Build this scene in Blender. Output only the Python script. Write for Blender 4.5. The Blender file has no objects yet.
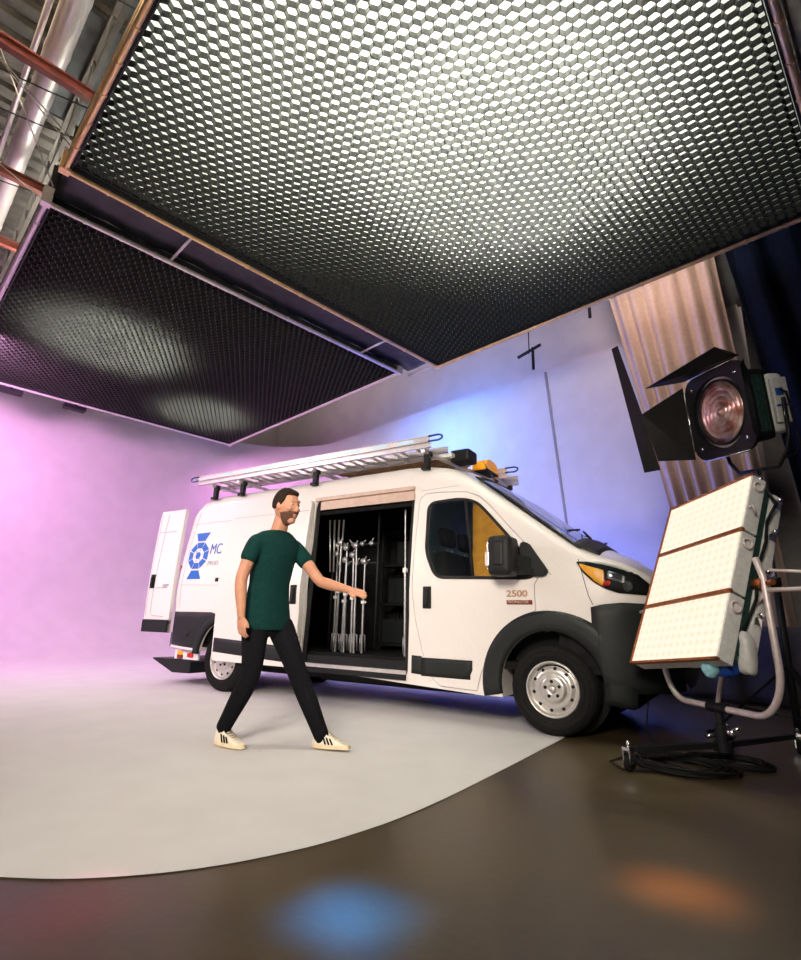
import bpy, bmesh, math, random
from mathutils import Vector, Matrix
from math import sin, cos, pi, radians, sqrt, atan2
random.seed(7)
S = bpy.context.scene
COL = S.collection

# ------------------------------------------------------------------ materials
MATS = {}
def mat(name, col, rough=0.5, metal=0.0, noise=0.0, nscale=20.0, bump=0.0, emit=None, estr=0.0,
        trans=0.0, coat=0.0, ior=1.45, col2=None, spec=0.5):
    m = bpy.data.materials.new(name); m.use_nodes = True
    nt = m.node_tree; b = nt.nodes['Principled BSDF']
    b.inputs['Base Color'].default_value = (*col, 1)
    b.inputs['Roughness'].default_value = rough
    b.inputs['Metallic'].default_value = metal
    b.inputs['Transmission Weight'].default_value = trans
    b.inputs['Coat Weight'].default_value = coat
    b.inputs['IOR'].default_value = ior
    b.inputs['Specular IOR Level'].default_value = spec
    if emit:
        b.inputs['Emission Color'].default_value = (*emit, 1); b.inputs['Emission Strength'].default_value = estr
    if noise or bump or col2:
        tc = nt.nodes.new('ShaderNodeTexCoord'); nz = nt.nodes.new('ShaderNodeTexNoise')
        nz.inputs['Scale'].default_value = nscale; nz.inputs['Detail'].default_value = 6
        nt.links.new(tc.outputs['Object'], nz.inputs['Vector'])
        rp = nt.nodes.new('ShaderNodeValToRGB')
        c2 = col2 or tuple(min(1, c * (1 + noise)) for c in col)
        c1 = col if col2 else tuple(c * (1 - noise) for c in col)
        rp.color_ramp.elements[0].color = (*c1, 1); rp.color_ramp.elements[0].position = .35
        rp.color_ramp.elements[1].color = (*c2, 1); rp.color_ramp.elements[1].position = .65
        nt.links.new(nz.outputs['Fac'], rp.inputs['Fac'])
        nt.links.new(rp.outputs['Color'], b.inputs['Base Color'])
        if bump:
            bp = nt.nodes.new('ShaderNodeBump'); bp.inputs['Strength'].default_value = bump
            bp.inputs['Distance'].default_value = .02
            nt.links.new(nz.outputs['Fac'], bp.inputs['Height']); nt.links.new(bp.outputs['Normal'], b.inputs['Normal'])
    MATS[name] = m
    return m

mat('van_paint', (.76, .72, .68), .28, coat=.6, noise=.02, nscale=60)
mat('black_plastic', (.010, .011, .012), .55, noise=.25, nscale=90, bump=.1, spec=.3)
mat('dark_trim', (.013, .016, .016), .5, noise=.15, nscale=80, spec=.3)
mat('seam_black', (.02, .02, .02), .8, noise=.1, spec=.12)
mat('rubber', (.012, .012, .012), .75, noise=.3, nscale=60, bump=.15, spec=.12)
mat('steel_rim', (.62, .60, .57), .35, .7, noise=.06, nscale=40)
mat('chrome', (.8, .8, .8), .18, 1.0, noise=.03)
mat('stand_metal', (.38, .38, .38), .38, .8, noise=.1, nscale=30)
mat('aluminium', (.78, .74, .72), .35, .6, noise=.06, nscale=30)
mat('glass', (.85, .9, .92), .02, trans=1.0, ior=1.1, noise=.01)
mat('lamp_glass', (.9, .9, .9), .03, trans=.9, ior=1.3, noise=.01)
mat('amber', (.95, .38, .02), .25, emit=(1, .4, .02), estr=.25, noise=.05)
mat('red_lens', (.6, .03, .02), .25, noise=.1)
mat('interior_black', (.012, .012, .013), .85, noise=.3, nscale=12, spec=.12)
mat('bulkhead_grey', (.16, .21, .18), .7, noise=.12, nscale=10)
mat('header_tan', (.52, .38, .30), .5, noise=.08, nscale=20)
mat('seat_fabric', (.03, .03, .032), .85, noise=.3, nscale=60, spec=.12)
mat('orange_cloth', (.95, .42, .04), .7, noise=.12, nscale=14)  # colour of the orange reflection in the door window
mat('wood', (.42, .24, .12), .7, noise=.25, nscale=8)
mat('logo_blue', (.015, .12, .45), .4, noise=.05)
mat('text_grey', (.35, .36, .4), .5, noise=.05)
mat('badge_red', (.20, .03, .025), .4, noise=.05)
mat('badge_bronze', (.50, .30, .18), .35, .4, noise=.05)
mat('badge_silver', (.75, .62, .5), .3, .5, noise=.05)
mat('cyc_paint', (.62, .61, .60), .7, noise=.03, nscale=3)
mat('wall_grey', (.66, .58, .56), .9, noise=.05, nscale=2)
mat('ceiling_dark', (.035, .037, .038), .9, noise=.4, nscale=5, bump=.3)
mat('deck_metal', (.07, .06, .05), .7, .2, noise=.25, nscale=6)
mat('rust_steel', (.20, .045, .03), .6, noise=.25, nscale=12)
mat('duct_metal', (.80, .74, .70), .35, .35, noise=.08, nscale=4)
mat('frame_gold', (.90, .62, .30), .3, .4, noise=.12, nscale=8)
mat('skirt_black', (.018, .019, .02), .8, noise=.3, nscale=20)
mat('tarp_dark', (.016, .020, .022), .45, noise=.5, nscale=6, bump=.4)
mat('grid_black', (.026, .028, .024), .30, noise=.15, nscale=10, spec=.3)
mat('curtain_beige', (.56, .43, .34), .9, noise=.06, nscale=20)
mat('curtain_navy', (.002, .005, .014), .9, noise=.2, nscale=20, spec=.12)
mat('masking_grey', (.085, .080, .078), .9, noise=.1, nscale=8, spec=.12)
mat('drape_grey', (.30, .29, .28), .9, noise=.1, nscale=8)
mat('yoke_white', (.78, .68, .66), .35, .3, noise=.06, nscale=30)
mat('fixture_grey', (.72, .73, .70), .45, noise=.08, nscale=40)
mat('fixture_green', (.02, .055, .045), .5, noise=.4, nscale=50)
mat('copper_trim', (.32, .10, .03), .4, .4, noise=.2, nscale=40)
mat('silk_bag_blue', (.01, .06, .35), .4, noise=.2)
mat('bag_cyan', (.35, .75, .85), .4, noise=.2)
mat('fresnel_black', (.010, .010, .010), .45, noise=.2, nscale=40, spec=.3)
mat('cable', (.012, .012, .012), .6, noise=.2, spec=.12)
mat('skin', (.48, .23, .14), .55, noise=.06, nscale=30)
mat('shirt', (.004, .030, .027), .9, noise=.15, nscale=40, bump=.2, spec=.12)
mat('trousers', (.006, .006, .008), .9, noise=.25, nscale=60, spec=.12)
mat('hair', (.025, .016, .012), .8, noise=.4, nscale=120, bump=.4, spec=.12)
mat('beard', (.10, .045, .03), .85, noise=.4, nscale=150)
mat('shoe_white', (.80, .72, .58), .6, noise=.06, nscale=40)
mat('gum_sole', (.75, .62, .42), .6, noise=.08)
mat('eye_white', (.8, .8, .78), .3, noise=.02)
mat('teal_glow', (.02, .25, .2), .4, noise=.1)  # plain teal colour without emission
mat('floor_shine', (.1, .1, .1), .5)

def concrete():
    m = MATS['floor_shine']; m.name = 'polished_concrete'; nt = m.node_tree; b = nt.nodes['Principled BSDF']
    tc = nt.nodes.new('ShaderNodeTexCoord')
    n1 = nt.nodes.new('ShaderNodeTexNoise'); n1.inputs['Scale'].default_value = 1.1; n1.inputs['Detail'].default_value = 9; n1.inputs['Roughness'].default_value = .62
    n2 = nt.nodes.new('ShaderNodeTexNoise'); n2.inputs['Scale'].default_value = 28; n2.inputs['Detail'].default_value = 5
    mx = nt.nodes.new('ShaderNodeMath'); mx.operation = 'MULTIPLY_ADD'; mx.inputs[1].default_value = .35
    nt.links.new(tc.outputs['Object'], n1.inputs['Vector']); nt.links.new(tc.outputs['Object'], n2.inputs['Vector'])
    nt.links.new(n2.outputs['Fac'], mx.inputs[0]); nt.links.new(n1.outputs['Fac'], mx.inputs[2])
    r = nt.nodes.new('ShaderNodeValToRGB')
    r.color_ramp.elements[0].position = .45; r.color_ramp.elements[0].color = (.030, .021, .009, 1)
    r.color_ramp.elements[1].position = .95; r.color_ramp.elements[1].color = (.088, .064, .032, 1)
    nt.links.new(mx.outputs[0], r.inputs['Fac']); nt.links.new(r.outputs['Color'], b.inputs['Base Color'])
    r2 = nt.nodes.new('ShaderNodeMapRange'); r2.inputs['From Min'].default_value = .4; r2.inputs['From Max'].default_value = .9
    r2.inputs['To Min'].default_value = .30; r2.inputs['To Max'].default_value = .46
    nt.links.new(mx.outputs[0], r2.inputs['Value']); nt.links.new(r2.outputs['Result'], b.inputs['Roughness'])
    bp = nt.nodes.new('ShaderNodeBump'); bp.inputs['Strength'].default_value = .08; bp.inputs['Distance'].default_value = .01
    nt.links.new(n2.outputs['Fac'], bp.inputs['Height']); nt.links.new(bp.outputs['Normal'], b.inputs['Normal'])
concrete()

def silk_mat(key, power):
    m = bpy.data.materials.new('diffusion_silk'); m.use_nodes = True; nt = m.node_tree; nt.nodes.clear()
    out = nt.nodes.new('ShaderNodeOutputMaterial'); tr = nt.nodes.new('ShaderNodeBsdfTranslucent'); df = nt.nodes.new('ShaderNodeBsdfDiffuse')
    em = nt.nodes.new('ShaderNodeEmission'); mx = nt.nodes.new('ShaderNodeMixShader'); ad = nt.nodes.new('ShaderNodeAddShader')
    tc = nt.nodes.new('ShaderNodeTexCoord'); nz = nt.nodes.new('ShaderNodeTexNoise'); nz.inputs['Scale'].default_value = 2
    rp = nt.nodes.new('ShaderNodeValToRGB'); rp.color_ramp.elements[0].color = (.86, .86, .82, 1); rp.color_ramp.elements[1].color = (.92, .92, .88, 1)
    nt.links.new(tc.outputs['Object'], nz.inputs['Vector']); nt.links.new(nz.outputs['Fac'], rp.inputs['Fac'])
    nt.links.new(rp.outputs['Color'], tr.inputs['Color']); nt.links.new(rp.outputs['Color'], df.inputs['Color'])
    mx.inputs[0].default_value = .7
    nt.links.new(df.outputs[0], mx.inputs[1]); nt.links.new(tr.outputs[0], mx.inputs[2])
    em.inputs['Color'].default_value = (.93, 1.0, .88, 1); em.inputs['Strength'].default_value = power
    nt.links.new(mx.outputs[0], ad.inputs[0]); nt.links.new(em.outputs[0], ad.inputs[1]); nt.links.new(ad.outputs[0], out.inputs['Surface'])
    MATS[key] = m
    return m
def led_mat(name, col, strength, cell=.028):
    m = bpy.data.materials.new(name); m.use_nodes = True; nt = m.node_tree; b = nt.nodes['Principled BSDF']
    b.inputs['Base Color'].default_value = (.1, .1, .09, 1)
    tc = nt.nodes.new('ShaderNodeTexCoord'); sp = nt.nodes.new('ShaderNodeSeparateXYZ'); nt.links.new(tc.outputs['Object'], sp.inputs[0])
    outs = []
    for ax in ('X', 'Z'):
        k = nt.nodes.new('ShaderNodeMath'); k.operation = 'MULTIPLY'; k.inputs[1].default_value = 2 * pi / cell
        s = nt.nodes.new('ShaderNodeMath'); s.operation = 'SINE'
        nt.links.new(sp.outputs[ax], k.inputs[0]); nt.links.new(k.outputs[0], s.inputs[0]); outs.append(s)
    a = nt.nodes.new('ShaderNodeMath'); a.operation = 'ADD'; nt.links.new(outs[0].outputs[0], a.inputs[0]); nt.links.new(outs[1].outputs[0], a.inputs[1])
    mr = nt.nodes.new('ShaderNodeMapRange'); mr.inputs['From Min'].default_value = -2; mr.inputs['From Max'].default_value = 2
    mr.inputs['To Min'].default_value = strength * .86; mr.inputs['To Max'].default_value = strength * 1.1
    nt.links.new(a.outputs[0], mr.inputs['Value']); nt.links.new(mr.outputs['Result'], b.inputs['Emission Strength'])
    b.inputs['Emission Color'].default_value = (*col, 1)
    MATS[name] = m
silk_mat('silk', .20); silk_mat('silk_dim', .05)
led_mat('led_face', (1.0, .87, .68), 1.0, .06)

mat('fresnel_glass', (.50, .20, .13), .28, .75, noise=.5, nscale=9, col2=(.85, .70, .60))
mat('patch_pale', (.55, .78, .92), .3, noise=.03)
mat('hook_blue', (.02, .06, .14), .4, noise=.1)
# ------------------------------------------------------------------ helpers
def tag(o, label=None, cat=None, group=None, kind=None):
    if label: o['label'] = label
    if cat: o['category'] = cat
    if group: o['group'] = group
    if kind: o['kind'] = kind
    return o
def empty(name, loc=(0, 0, 0), rz=0, label=None, cat=None, group=None, M=None):
    o = bpy.data.objects.new(name, None); COL.objects.link(o); o.location = loc; o.rotation_euler = (0, 0, rz)
    if M is not None: o.matrix_world = M
    o.empty_display_size = .1
    return tag(o, label, cat, group)
def link(name, me, mats, parent=None, smooth=None):
    o = bpy.data.objects.new(name, me); COL.objects.link(o)
    if not isinstance(mats, (list, tuple)): mats = [mats]
    if not me.materials:
        for m in mats: me.materials.append(MATS[m])
    if smooth is not None:
        for p in me.polygons: p.use_smooth = True
        if smooth < 3: 
            try: me.set_sharp_from_angle(angle=smooth)
            except Exception: pass
    if parent is not None: o.parent = parent
    return o
def obj(name, bm, m, parent=None, smooth=None, fix=True):
    if fix: bmesh.ops.recalc_face_normals(bm, faces=bm.faces[:])
    me = bpy.data.meshes.new(name); bm.to_mesh(me); bm.free()
    return link(name, me, m, parent, smooth)
def box(bm, x0, x1, y0, y1, z0, z1, M=None, mi=0):
    vs = [Vector((x, y, z)) for x in (x0, x1) for y in (y0, y1) for z in (z0, z1)]
    if M is not None: vs = [M @ v for v in vs]
    v = [bm.verts.new(p) for p in vs]
    for f in ((0, 1, 3, 2), (4, 6, 7, 5), (0, 4, 5, 1), (2, 3, 7, 6), (0, 2, 6, 4), (1, 5, 7, 3)):
        bm.faces.new([v[i] for i in f]).material_index = mi
    return v
def bbox(x0, x1, y0, y1, z0, z1, b=.01, M=None, seg=2):
    bm = bmesh.new(); box(bm, x0, x1, y0, y1, z0, z1)
    if b: bmesh.ops.bevel(bm, geom=bm.edges[:], offset=b, segments=seg, affect='EDGES', profile=.6)
    if M is not None: bmesh.ops.transform(bm, matrix=M, verts=bm.verts[:])
    return bm
def frames(pts, closed=False):
    n = len(pts); T = []
    for i in range(n):
        a = pts[(i - 1) % n] if (closed or i > 0) else pts[i]
        b = pts[(i + 1) % n] if (closed or i < n - 1) else pts[i]
        T.append((b - a).normalized())
    up = Vector((0, 0, 1)) if abs(T[0].z) < .9 else Vector((1, 0, 0))
    N = (up - T[0] * up.dot(T[0])).normalized(); out = []
    for t in T:
        N = (N - t * N.dot(t)); N = N.normalized() if N.length > 1e-6 else t.orthogonal().normalized()
        out.append((t, N, t.cross(N)))
    return out
def tube(bm, pts, r, n=10, closed=False, mi=0):
    pts = [Vector(p) for p in pts]; fr = frames(pts, closed); rings = []
    for i, (p, (t, N, B)) in enumerate(zip(pts, fr)):
        rr = r[i] if isinstance(r, (list, tuple)) else r
        rings.append([bm.verts.new(p + (N * cos(2 * pi * k / n) + B * sin(2 * pi * k / n)) * rr) for k in range(n)])
    m = len(rings)
    for i in range(m if closed else m - 1):
        a, b = rings[i], rings[(i + 1) % m]
        for k in range(n):
            f = bm.faces.new((a[k], a[(k + 1) % n], b[(k + 1) % n], b[k])); f.material_index = mi; f.smooth = True
    if not closed:
        bm.faces.new(rings[0][::-1]).material_index = mi; bm.faces.new(rings[-1]).material_index = mi
def bar(bm, a, b, w, h, up=(0, 0, 1), mi=0):
    a, b = Vector(a), Vector(b); t = (b - a); L = t.length; t.normalize(); u = Vector(up)
    s = t.cross(u)
    if s.length < 1e-4: s = t.cross(Vector((1, 0, 0)))
    s.normalize(); u = s.cross(t)
    M = Matrix((( t.x, s.x, u.x, a.x), (t.y, s.y, u.y, a.y), (t.z, s.z, u.z, a.z), (0, 0, 0, 1)))
    box(bm, 0, L, -w / 2, w / 2, -h / 2, h / 2, M, mi)
def lathe(bm, prof, n=48, M=None, mi=0, closed=False):
    """profile of (r, y) pairs turned about the Y axis"""
    rings = []
    for r, y in prof:
        rings.append([bm.verts.new((r * cos(2 * pi * k / n), y, r * sin(2 * pi * k / n))) for k in range(n)])
    m = len(rings)
    fs = []
    for i in range(m if closed else m - 1):
        a, b = rings[i], rings[(i + 1) % m]
        for k in range(n):
            f = bm.faces.new((a[k], a[(k + 1) % n], b[(k + 1) % n], b[k])); f.smooth = True; f.material_index = mi
    if not closed:
        for rg in (rings[0], rings[-1][::-1]):
            f = bm.faces.new(rg); f.material_index = mi
    if M is not None: bmesh.ops.transform(bm, matrix=M, verts=[v for rg in rings for v in rg])
def prism(bm, poly, axis, a, b, M=None, mi=0):
    """polygon of (p, q) swept along one axis from a to b: axis 1 takes (x, z), axis 2 takes (x, y), axis 0 takes (y, z)"""
    def P(p, t):
        v = Vector((t, p[0], p[1])) if axis == 0 else Vector((p[0], t, p[1])) if axis == 1 else Vector((p[0], p[1], t))
        return M @ v if M is not None else v
    A = [bm.verts.new(P(p, a)) for p in poly]; B = [bm.verts.new(P(p, b)) for p in poly]; n = len(poly)
    bm.faces.new(A).material_index = mi; bm.faces.new(B[::-1]).material_index = mi
    for i in range(n): bm.faces.new((A[i], A[(i + 1) % n], B[(i + 1) % n], B[i])).material_index = mi
def smooth_poly(pts, rad=.06, seg=5):
    out = []; n = len(pts)
    for i in range(n):
        p = Vector(pts[i]); a = Vector(pts[i - 1]); b = Vector(pts[(i + 1) % n])
        ra = min(rad, (a - p).length * .45); rb = min(rad, (b - p).length * .45)
        s = p + (a - p).normalized() * ra; e = p + (b - p).normalized() * rb
        for k in range(seg + 1):
            t = k / seg; out.append(tuple((1 - t) ** 2 * s + 2 * t * (1 - t) * p + t * t * e))
    return out
def interp(tab, x):
    if x <= tab[0][0]: return tab[0][1]
    for (a, u), (b, v) in zip(tab, tab[1:]):
        if x <= b: return u + (v - u) * (x - a) / (b - a)
    return tab[-1][1]
def evaluated(o, name):
    dg = bpy.context.evaluated_depsgraph_get(); dg.update()
    me = bpy.data.meshes.new_from_object(o.evaluated_get(dg)); me.name = name
    return me
def raw(bm):
    bmesh.ops.recalc_face_normals(bm, faces=bm.faces[:])
    me = bpy.data.meshes.new('t'); bm.to_mesh(me); bm.free()
    o = bpy.data.objects.new('t', me); COL.objects.link(o); return o
def boolean(base, ops):
    """base: temp object, ops: list of (operation, temp object); gives a mesh"""
    for op, c in ops:
        m = base.modifiers.new('b', 'BOOLEAN'); m.operation = op; m.object = c; m.solver = 'EXACT'
    me = evaluated(base, 'cut')
    base.modifiers.clear()
    return me
def copy_thing(o, parent=None):
    c = o.copy(); COL.objects.link(c)
    if parent is not None: c.parent = parent
    for ch in list(o.children): copy_thing(ch, c)
    return c

# ------------------------------------------------------------------ room frame: the studio stands turned to the van
AL = -.225
RM = Matrix.Rotation(AL, 4, 'Z')
def W(u, v, z=0): return Vector((u * cos(AL) - v * sin(AL), u * sin(AL) + v * cos(AL), z))

def structure(name, bm, m, smooth=None, label=None):
    bmesh.ops.transform(bm, matrix=RM, verts=bm.verts[:])
    o = obj(name, bm, m, None, smooth); o['kind'] = 'structure'
    return o
HP = 5.0          # height of the overhead light boxes
CT = 5.7          # top of the painted cyclorama wall
bm = bmesh.new(); box(bm, -13, 8, -8, 6.2, -.12, 0); structure('floor', bm, 'floor_shine')
MATS['floor_shine'].name = 'polished_concrete'
# white painted floor with its curved edge, sweeping up into the white walls
def cyc():
    bm = bmesh.new()
    R0 = 1.9; RC = 2.6; UL = -11.2; VB = 4.5; UR = -1.25
    prof = [(0, .004)] + [(R0 * sin(a), (.004 + R0 * (1 - cos(a)))) for a in [pi / 2 * k / 10 for k in range(1, 11)]]
    prof += [(R0, .004 + R0 + (CT - R0) * k / 6) for k in range(1, 7)]
    path = [(UL, -8.0, (-1, 0)), (UL, -4, (-1, 0)), (UL, 0, (-1, 0)), (UL, VB - RC, (-1, 0))]
    for k in range(1, 13):
        a = pi - pi / 2 * k / 12
        path.append((UL + RC + RC * cos(a), VB - RC + RC * sin(a), (cos(a), sin(a))))
    path += [(UL + RC + 2, VB, (0, 1)), (-5, VB, (0, 1)), (UR, VB, (0, 1))]
    rows = []
    for (u, v, (nx, ny)) in path:
        rows.append([bm.verts.new((u + nx * (d - R0), v + ny * (d - R0), z)) for d, z in prof])
    for a, b in zip(rows, rows[1:]):
        for i in range(len(prof) - 1): bm.faces.new((a[i], a[i + 1], b[i + 1], b[i]))
    flat = [bm.verts.new((.95, VB, z)) for d, z in prof[10:]]
    for i in range(len(flat) - 1): bm.faces.new((rows[-1][10 + i], flat[i], flat[i + 1], rows[-1][11 + i]))
    low = [bm.verts.new((UR, VB, .3)), bm.verts.new((.95, VB, .3))]; bm.faces.new((low[0], low[1], flat[0], rows[-1][10]))
    # flat floor
    edge_xy = [(-.13, 2.92), (.02, 1.6), (.07, .25), (.06, -.5), (.04, -1.23), (.02, -1.8), (-.01, -2.2), (-.06, -2.5), (-.15, -2.81), (-.32, -3.14), (-.55, -3.4), (-.80, -3.57), (-1.2, -3.78), (-1.9, -4.0), (-3.0, -4.2), (-5, -4.3)]
    inv = RM.inverted(); pts = []
    for x, y in edge_xy:
        p = inv @ Vector((x, y, 0)); pts.append((p.x, p.y))
    # smooth the edge (Catmull-Rom)
    sm = []
    for i in range(len(pts) - 1):
        p0, p1, p2, p3 = [Vector(pts[max(0, min(len(pts) - 1, i + k))]) for k in (-1, 0, 1, 2)]
        for s in range(6):
            t = s / 6; sm.append(.5 * ((2 * p1) + (p2 - p0) * t + (2 * p0 - 5 * p1 + 4 * p2 - p3) * t * t + (3 * p1 - p0 - 3 * p2 + p3) * t ** 3))
    ev = [bm.verts.new((p.x, p.y, .004)) for p in sm]
    loop = [r[0] for r in rows]
    mid = [bm.verts.new((UL + R0, -8, .004))]
    face = loop + [bm.verts.new((pts[0][0] + .0, VB - R0, .004))] if False else loop
    f = bm.faces.new(face + ev + [bm.verts.new((-6, -5.5, .004)), bm.verts.new((-7.5, -8, .004))])
    for m_ in mid: bm.verts.remove(m_)
    bmesh.ops.triangulate(bm, faces=[f])
    bmesh.ops.transform(bm, matrix=RM, verts=bm.verts[:])
    o = obj('wall_cyclorama', bm, 'cyc_paint', None, radians(40)); o['kind'] = 'structure'
cyc()
bm = bmesh.new(); box(bm, -13, 8, 4.95, 5.15, 0, 8); structure('wall_back', bm, 'wall_grey')
bm = bmesh.new(); box(bm, -13, -12.8, -8, 5, 0, 8); structure('wall_left', bm, 'wall_grey')
bm = bmesh.new(); box(bm, 7.8, 8, -8, 5, 0, 8); structure('wall_right', bm, 'drape_grey')
bm = bmesh.new(); box(bm, -13, 8, -8.2, -8, 0, 8); structure('wall_front', bm, 'ceiling_dark')
# corrugated roof deck, dark
bm = bmesh.new()
prof = []
u = -13.0
while u < 8:
    prof += [(u, 7.6), (u + .11, 7.6), (u + .14, 7.66), (u + .25, 7.66)]; u += .28
lo = [bm.verts.new((a, -8, z)) for a, z in prof]; hi = [bm.verts.new((a, 5, z)) for a, z in prof]
for i in range(len(prof) - 1): bm.faces.new((lo[i], lo[i + 1], hi[i + 1], hi[i]))
structure('ceiling', bm, 'deck_metal')
bm = bmesh.new(); prism(bm, [(-2.42, CT), (-2.37, CT), (-1.97, 1.3), (-2.01, 1.3)], 1, 4.488, 4.499); structure('trim_1', bm, 'drape_grey')
bm = bmesh.new(); box(bm, -9.5, .9, 4.50, 4.62, CT, CT + .06); structure('trim_2', bm, 'wall_grey')

# ------------------------------------------------------------------ overhead honeycomb light boxes
def honeycomb(u0, u1, v0, v1, z, depth, p=.092, keep=None):
    """walls of a hexagonal grid of pitch p between z and z + depth"""
    bm = bmesh.new(); s = p / sqrt(3); seen = {}
    def vv(x, y):
        k = (round(x, 3), round(y, 3))
        if k not in seen: seen[k] = (bm.verts.new((x, y, z)), bm.verts.new((x, y, z + depth)))
        return seen[k]
    edges = set(); j = 0; u = u0
    while u < u1 + s:
        v = v0 + (p / 2 if j % 2 else 0)
        while v < v1 + p / 2:
            c = []
            for k in range(6):
                a = k * pi / 3
                c.append((min(max(u + s * cos(a), u0), u1), min(max(v + s * sin(a), v0), v1)))
            for k in range(6):
                a, b = c[k], c[(k + 1) % 6]
                if abs(a[0] - b[0]) + abs(a[1] - b[1]) < 1e-4: continue
                A, B = vv(*a), vv(*b); key = frozenset((A[0], B[0]))
                if key in edges or A is B: continue
                edges.add(key); bm.faces.new((A[0], B[0], B[1], A[1]))
            v += p
        u += s * 1.5; j += 1
    return bm
def solidify(o, t):
    m = o.modifiers.new('thick', 'SOLIDIFY'); m.thickness = t; m.offset = 0
def softbox(name_label, u0, u1, v0, v1, tube_mat, group, silk='silk'):
    root = empty('overhead_softbox', W((u0 + u1) / 2, (v0 + v1) / 2, HP), 0, name_label, 'studio light', group)
    inv = root.matrix_world.inverted()
    L = Matrix.Translation(-root.location) @ RM
    def part(n, b, m, parent=root, smooth=None):
        bmesh.ops.transform(b, matrix=L, verts=b.verts[:]); return obj(n, b, m, parent, smooth, fix=(n != 'honeycomb_grid'))
    g = part('honeycomb_grid', honeycomb(u0 + .10, u1 - .06, v0 + .06, v1 - .05, HP + .02, .062), 'grid_black')
    solidify(g, .008)
    b = bmesh.new(); box(b, u0 + .04, u1 - .04, v0 + .04, v1 - .04, HP + .16, HP + .162); part('diffusion_silk', b, silk)
    b = bmesh.new()
    for (a0, a1, b0, b1) in ((u0 + .02, u0 + .05, v0, v1), (u1 - .05, u1 - .02, v0, v1), (u0, u1, v0 + .02, v0 + .05), (u0, u1, v1 - .05, v1 - .02)):
        box(b, a0, a1, b0, b1, HP + .0, HP + .5)
    part('skirt', b, 'skirt_black')
    for (a, c) in (((u0, v0), (u0, v1)), ((u0, v1), (u1, v1)), ((u1, v1), (u1, v0)), ((u1, v0), (u0, v0))):
        b = bmesh.new(); n = 14
        for dz, rr in ((0, .028), (.13, .022)):
            tube(b, [(a[0], a[1], HP + dz), (c[0], c[1], HP + dz)], rr, 12)
        for k in range(n + 1):                       # sleeves holding the cloth to the tube
            t = k / n; q = (a[0] + (c[0] - a[0]) * t, a[1] + (c[1] - a[1]) * t)
            d = Vector((c[0] - a[0], c[1] - a[1])).normalized() * .012
            tube(b, [(q[0] - d.x, q[1] - d.y, HP), (q[0] + d.x, q[1] + d.y, HP)], .034, 12)
        part('frame_tube', b, tube_mat, smooth=radians(40))
    for a in (u0, u1):
        for c in (v0, v1): b = bmesh.new(); box(b, a - .045, a + .045, c - .045, c + .045, HP - .03, HP + .17); part('corner_block', b, tube_mat)
    return root
BU0, BU1, BV0, BV1 = -2.93, 2.26, -3.58, 1.9
SU0, SU1, SV0, SV1 = -9.45, -3.56, -3.6, 1.62
softbox('larger overhead light box with bright black honeycomb grid and gold tube frame', BU0, BU1, BV0, BV1, 'frame_gold', None)
softbox('smaller dimmer overhead light box with black honeycomb grid above the pink wall', SU0, SU1, SV0, SV1, 'aluminium', None, 'silk_dim')
# dark tarpaulin spanning the gap between the two boxes, with short spreader tubes
root = empty('gap_curtain', W(-3.24, -.9, HP + .1), 0, 'dark tarpaulin strip laced between the two overhead light boxes', 'curtain')
L = Matrix.Translation(-root.location) @ RM
b = bmesh.new(); N = 60
rows = [[b.verts.new((uu, BV0 + .02 + (BV1 - BV0 - .1) * k / N, HP + .10 + .006 * sin(k * 1.7 + j) + .006 * sin(k * .6 - j * 2))) for k in range(N + 1)] for j, uu in enumerate((BU0 - .02, -3.05, -3.2, -3.35, SU1 + .02))]
for r0, r1 in zip(rows, rows[1:]):
    for k in range(N): b.faces.new((r0[k], r0[k + 1], r1[k + 1], r1[k]))
bmesh.ops.transform(b, matrix=L, verts=b.verts[:]); o = obj('tarpaulin', b, 'tarp_dark', root, 3.1); solidify(o, .006)
for vv_ in (-2.3, .75, 1.86):
    b = bmesh.new(); tube(b, [(BU0, vv_, HP + .02), (SU1, vv_, HP + .02)], .016, 10)
    bmesh.ops.transform(b, matrix=L, verts=b.verts[:]); obj('spreader_tube', b, 'aluminium', root)
# hanger clips between the smaller box and the pink wall
for vv_, lab in ((-2.85, 'black hanger plate beside the edge of smaller light box, nearer the picture edge'), (-1.75, 'black hanger plate beside the edge of smaller light box, further along it')):
    b = bmesh.new(); box(b, -9.68, -9.52, vv_ - .2, vv_ + .2, HP - .10, HP - .02); box(b, -9.52, -9.45, vv_ - .02, vv_ + .02, HP - .05, HP + .05)
    tube(b, [(-9.6, vv_, HP - .02), (-9.6, vv_, 7.6)], .01, 6)
    c = W(-9.6, vv_, HP - .1); bmesh.ops.transform(b, matrix=Matrix.Translation(-c) @ RM, verts=b.verts[:])
    o = obj('hanger_plate', b, 'black_plastic'); o.location = c; tag(o, lab.replace(', nearer the picture edge', ' nearest its outer corner').replace(', further along it', ' midway along it'), 'bracket', 'hanger plates of the smaller light box')

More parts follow.
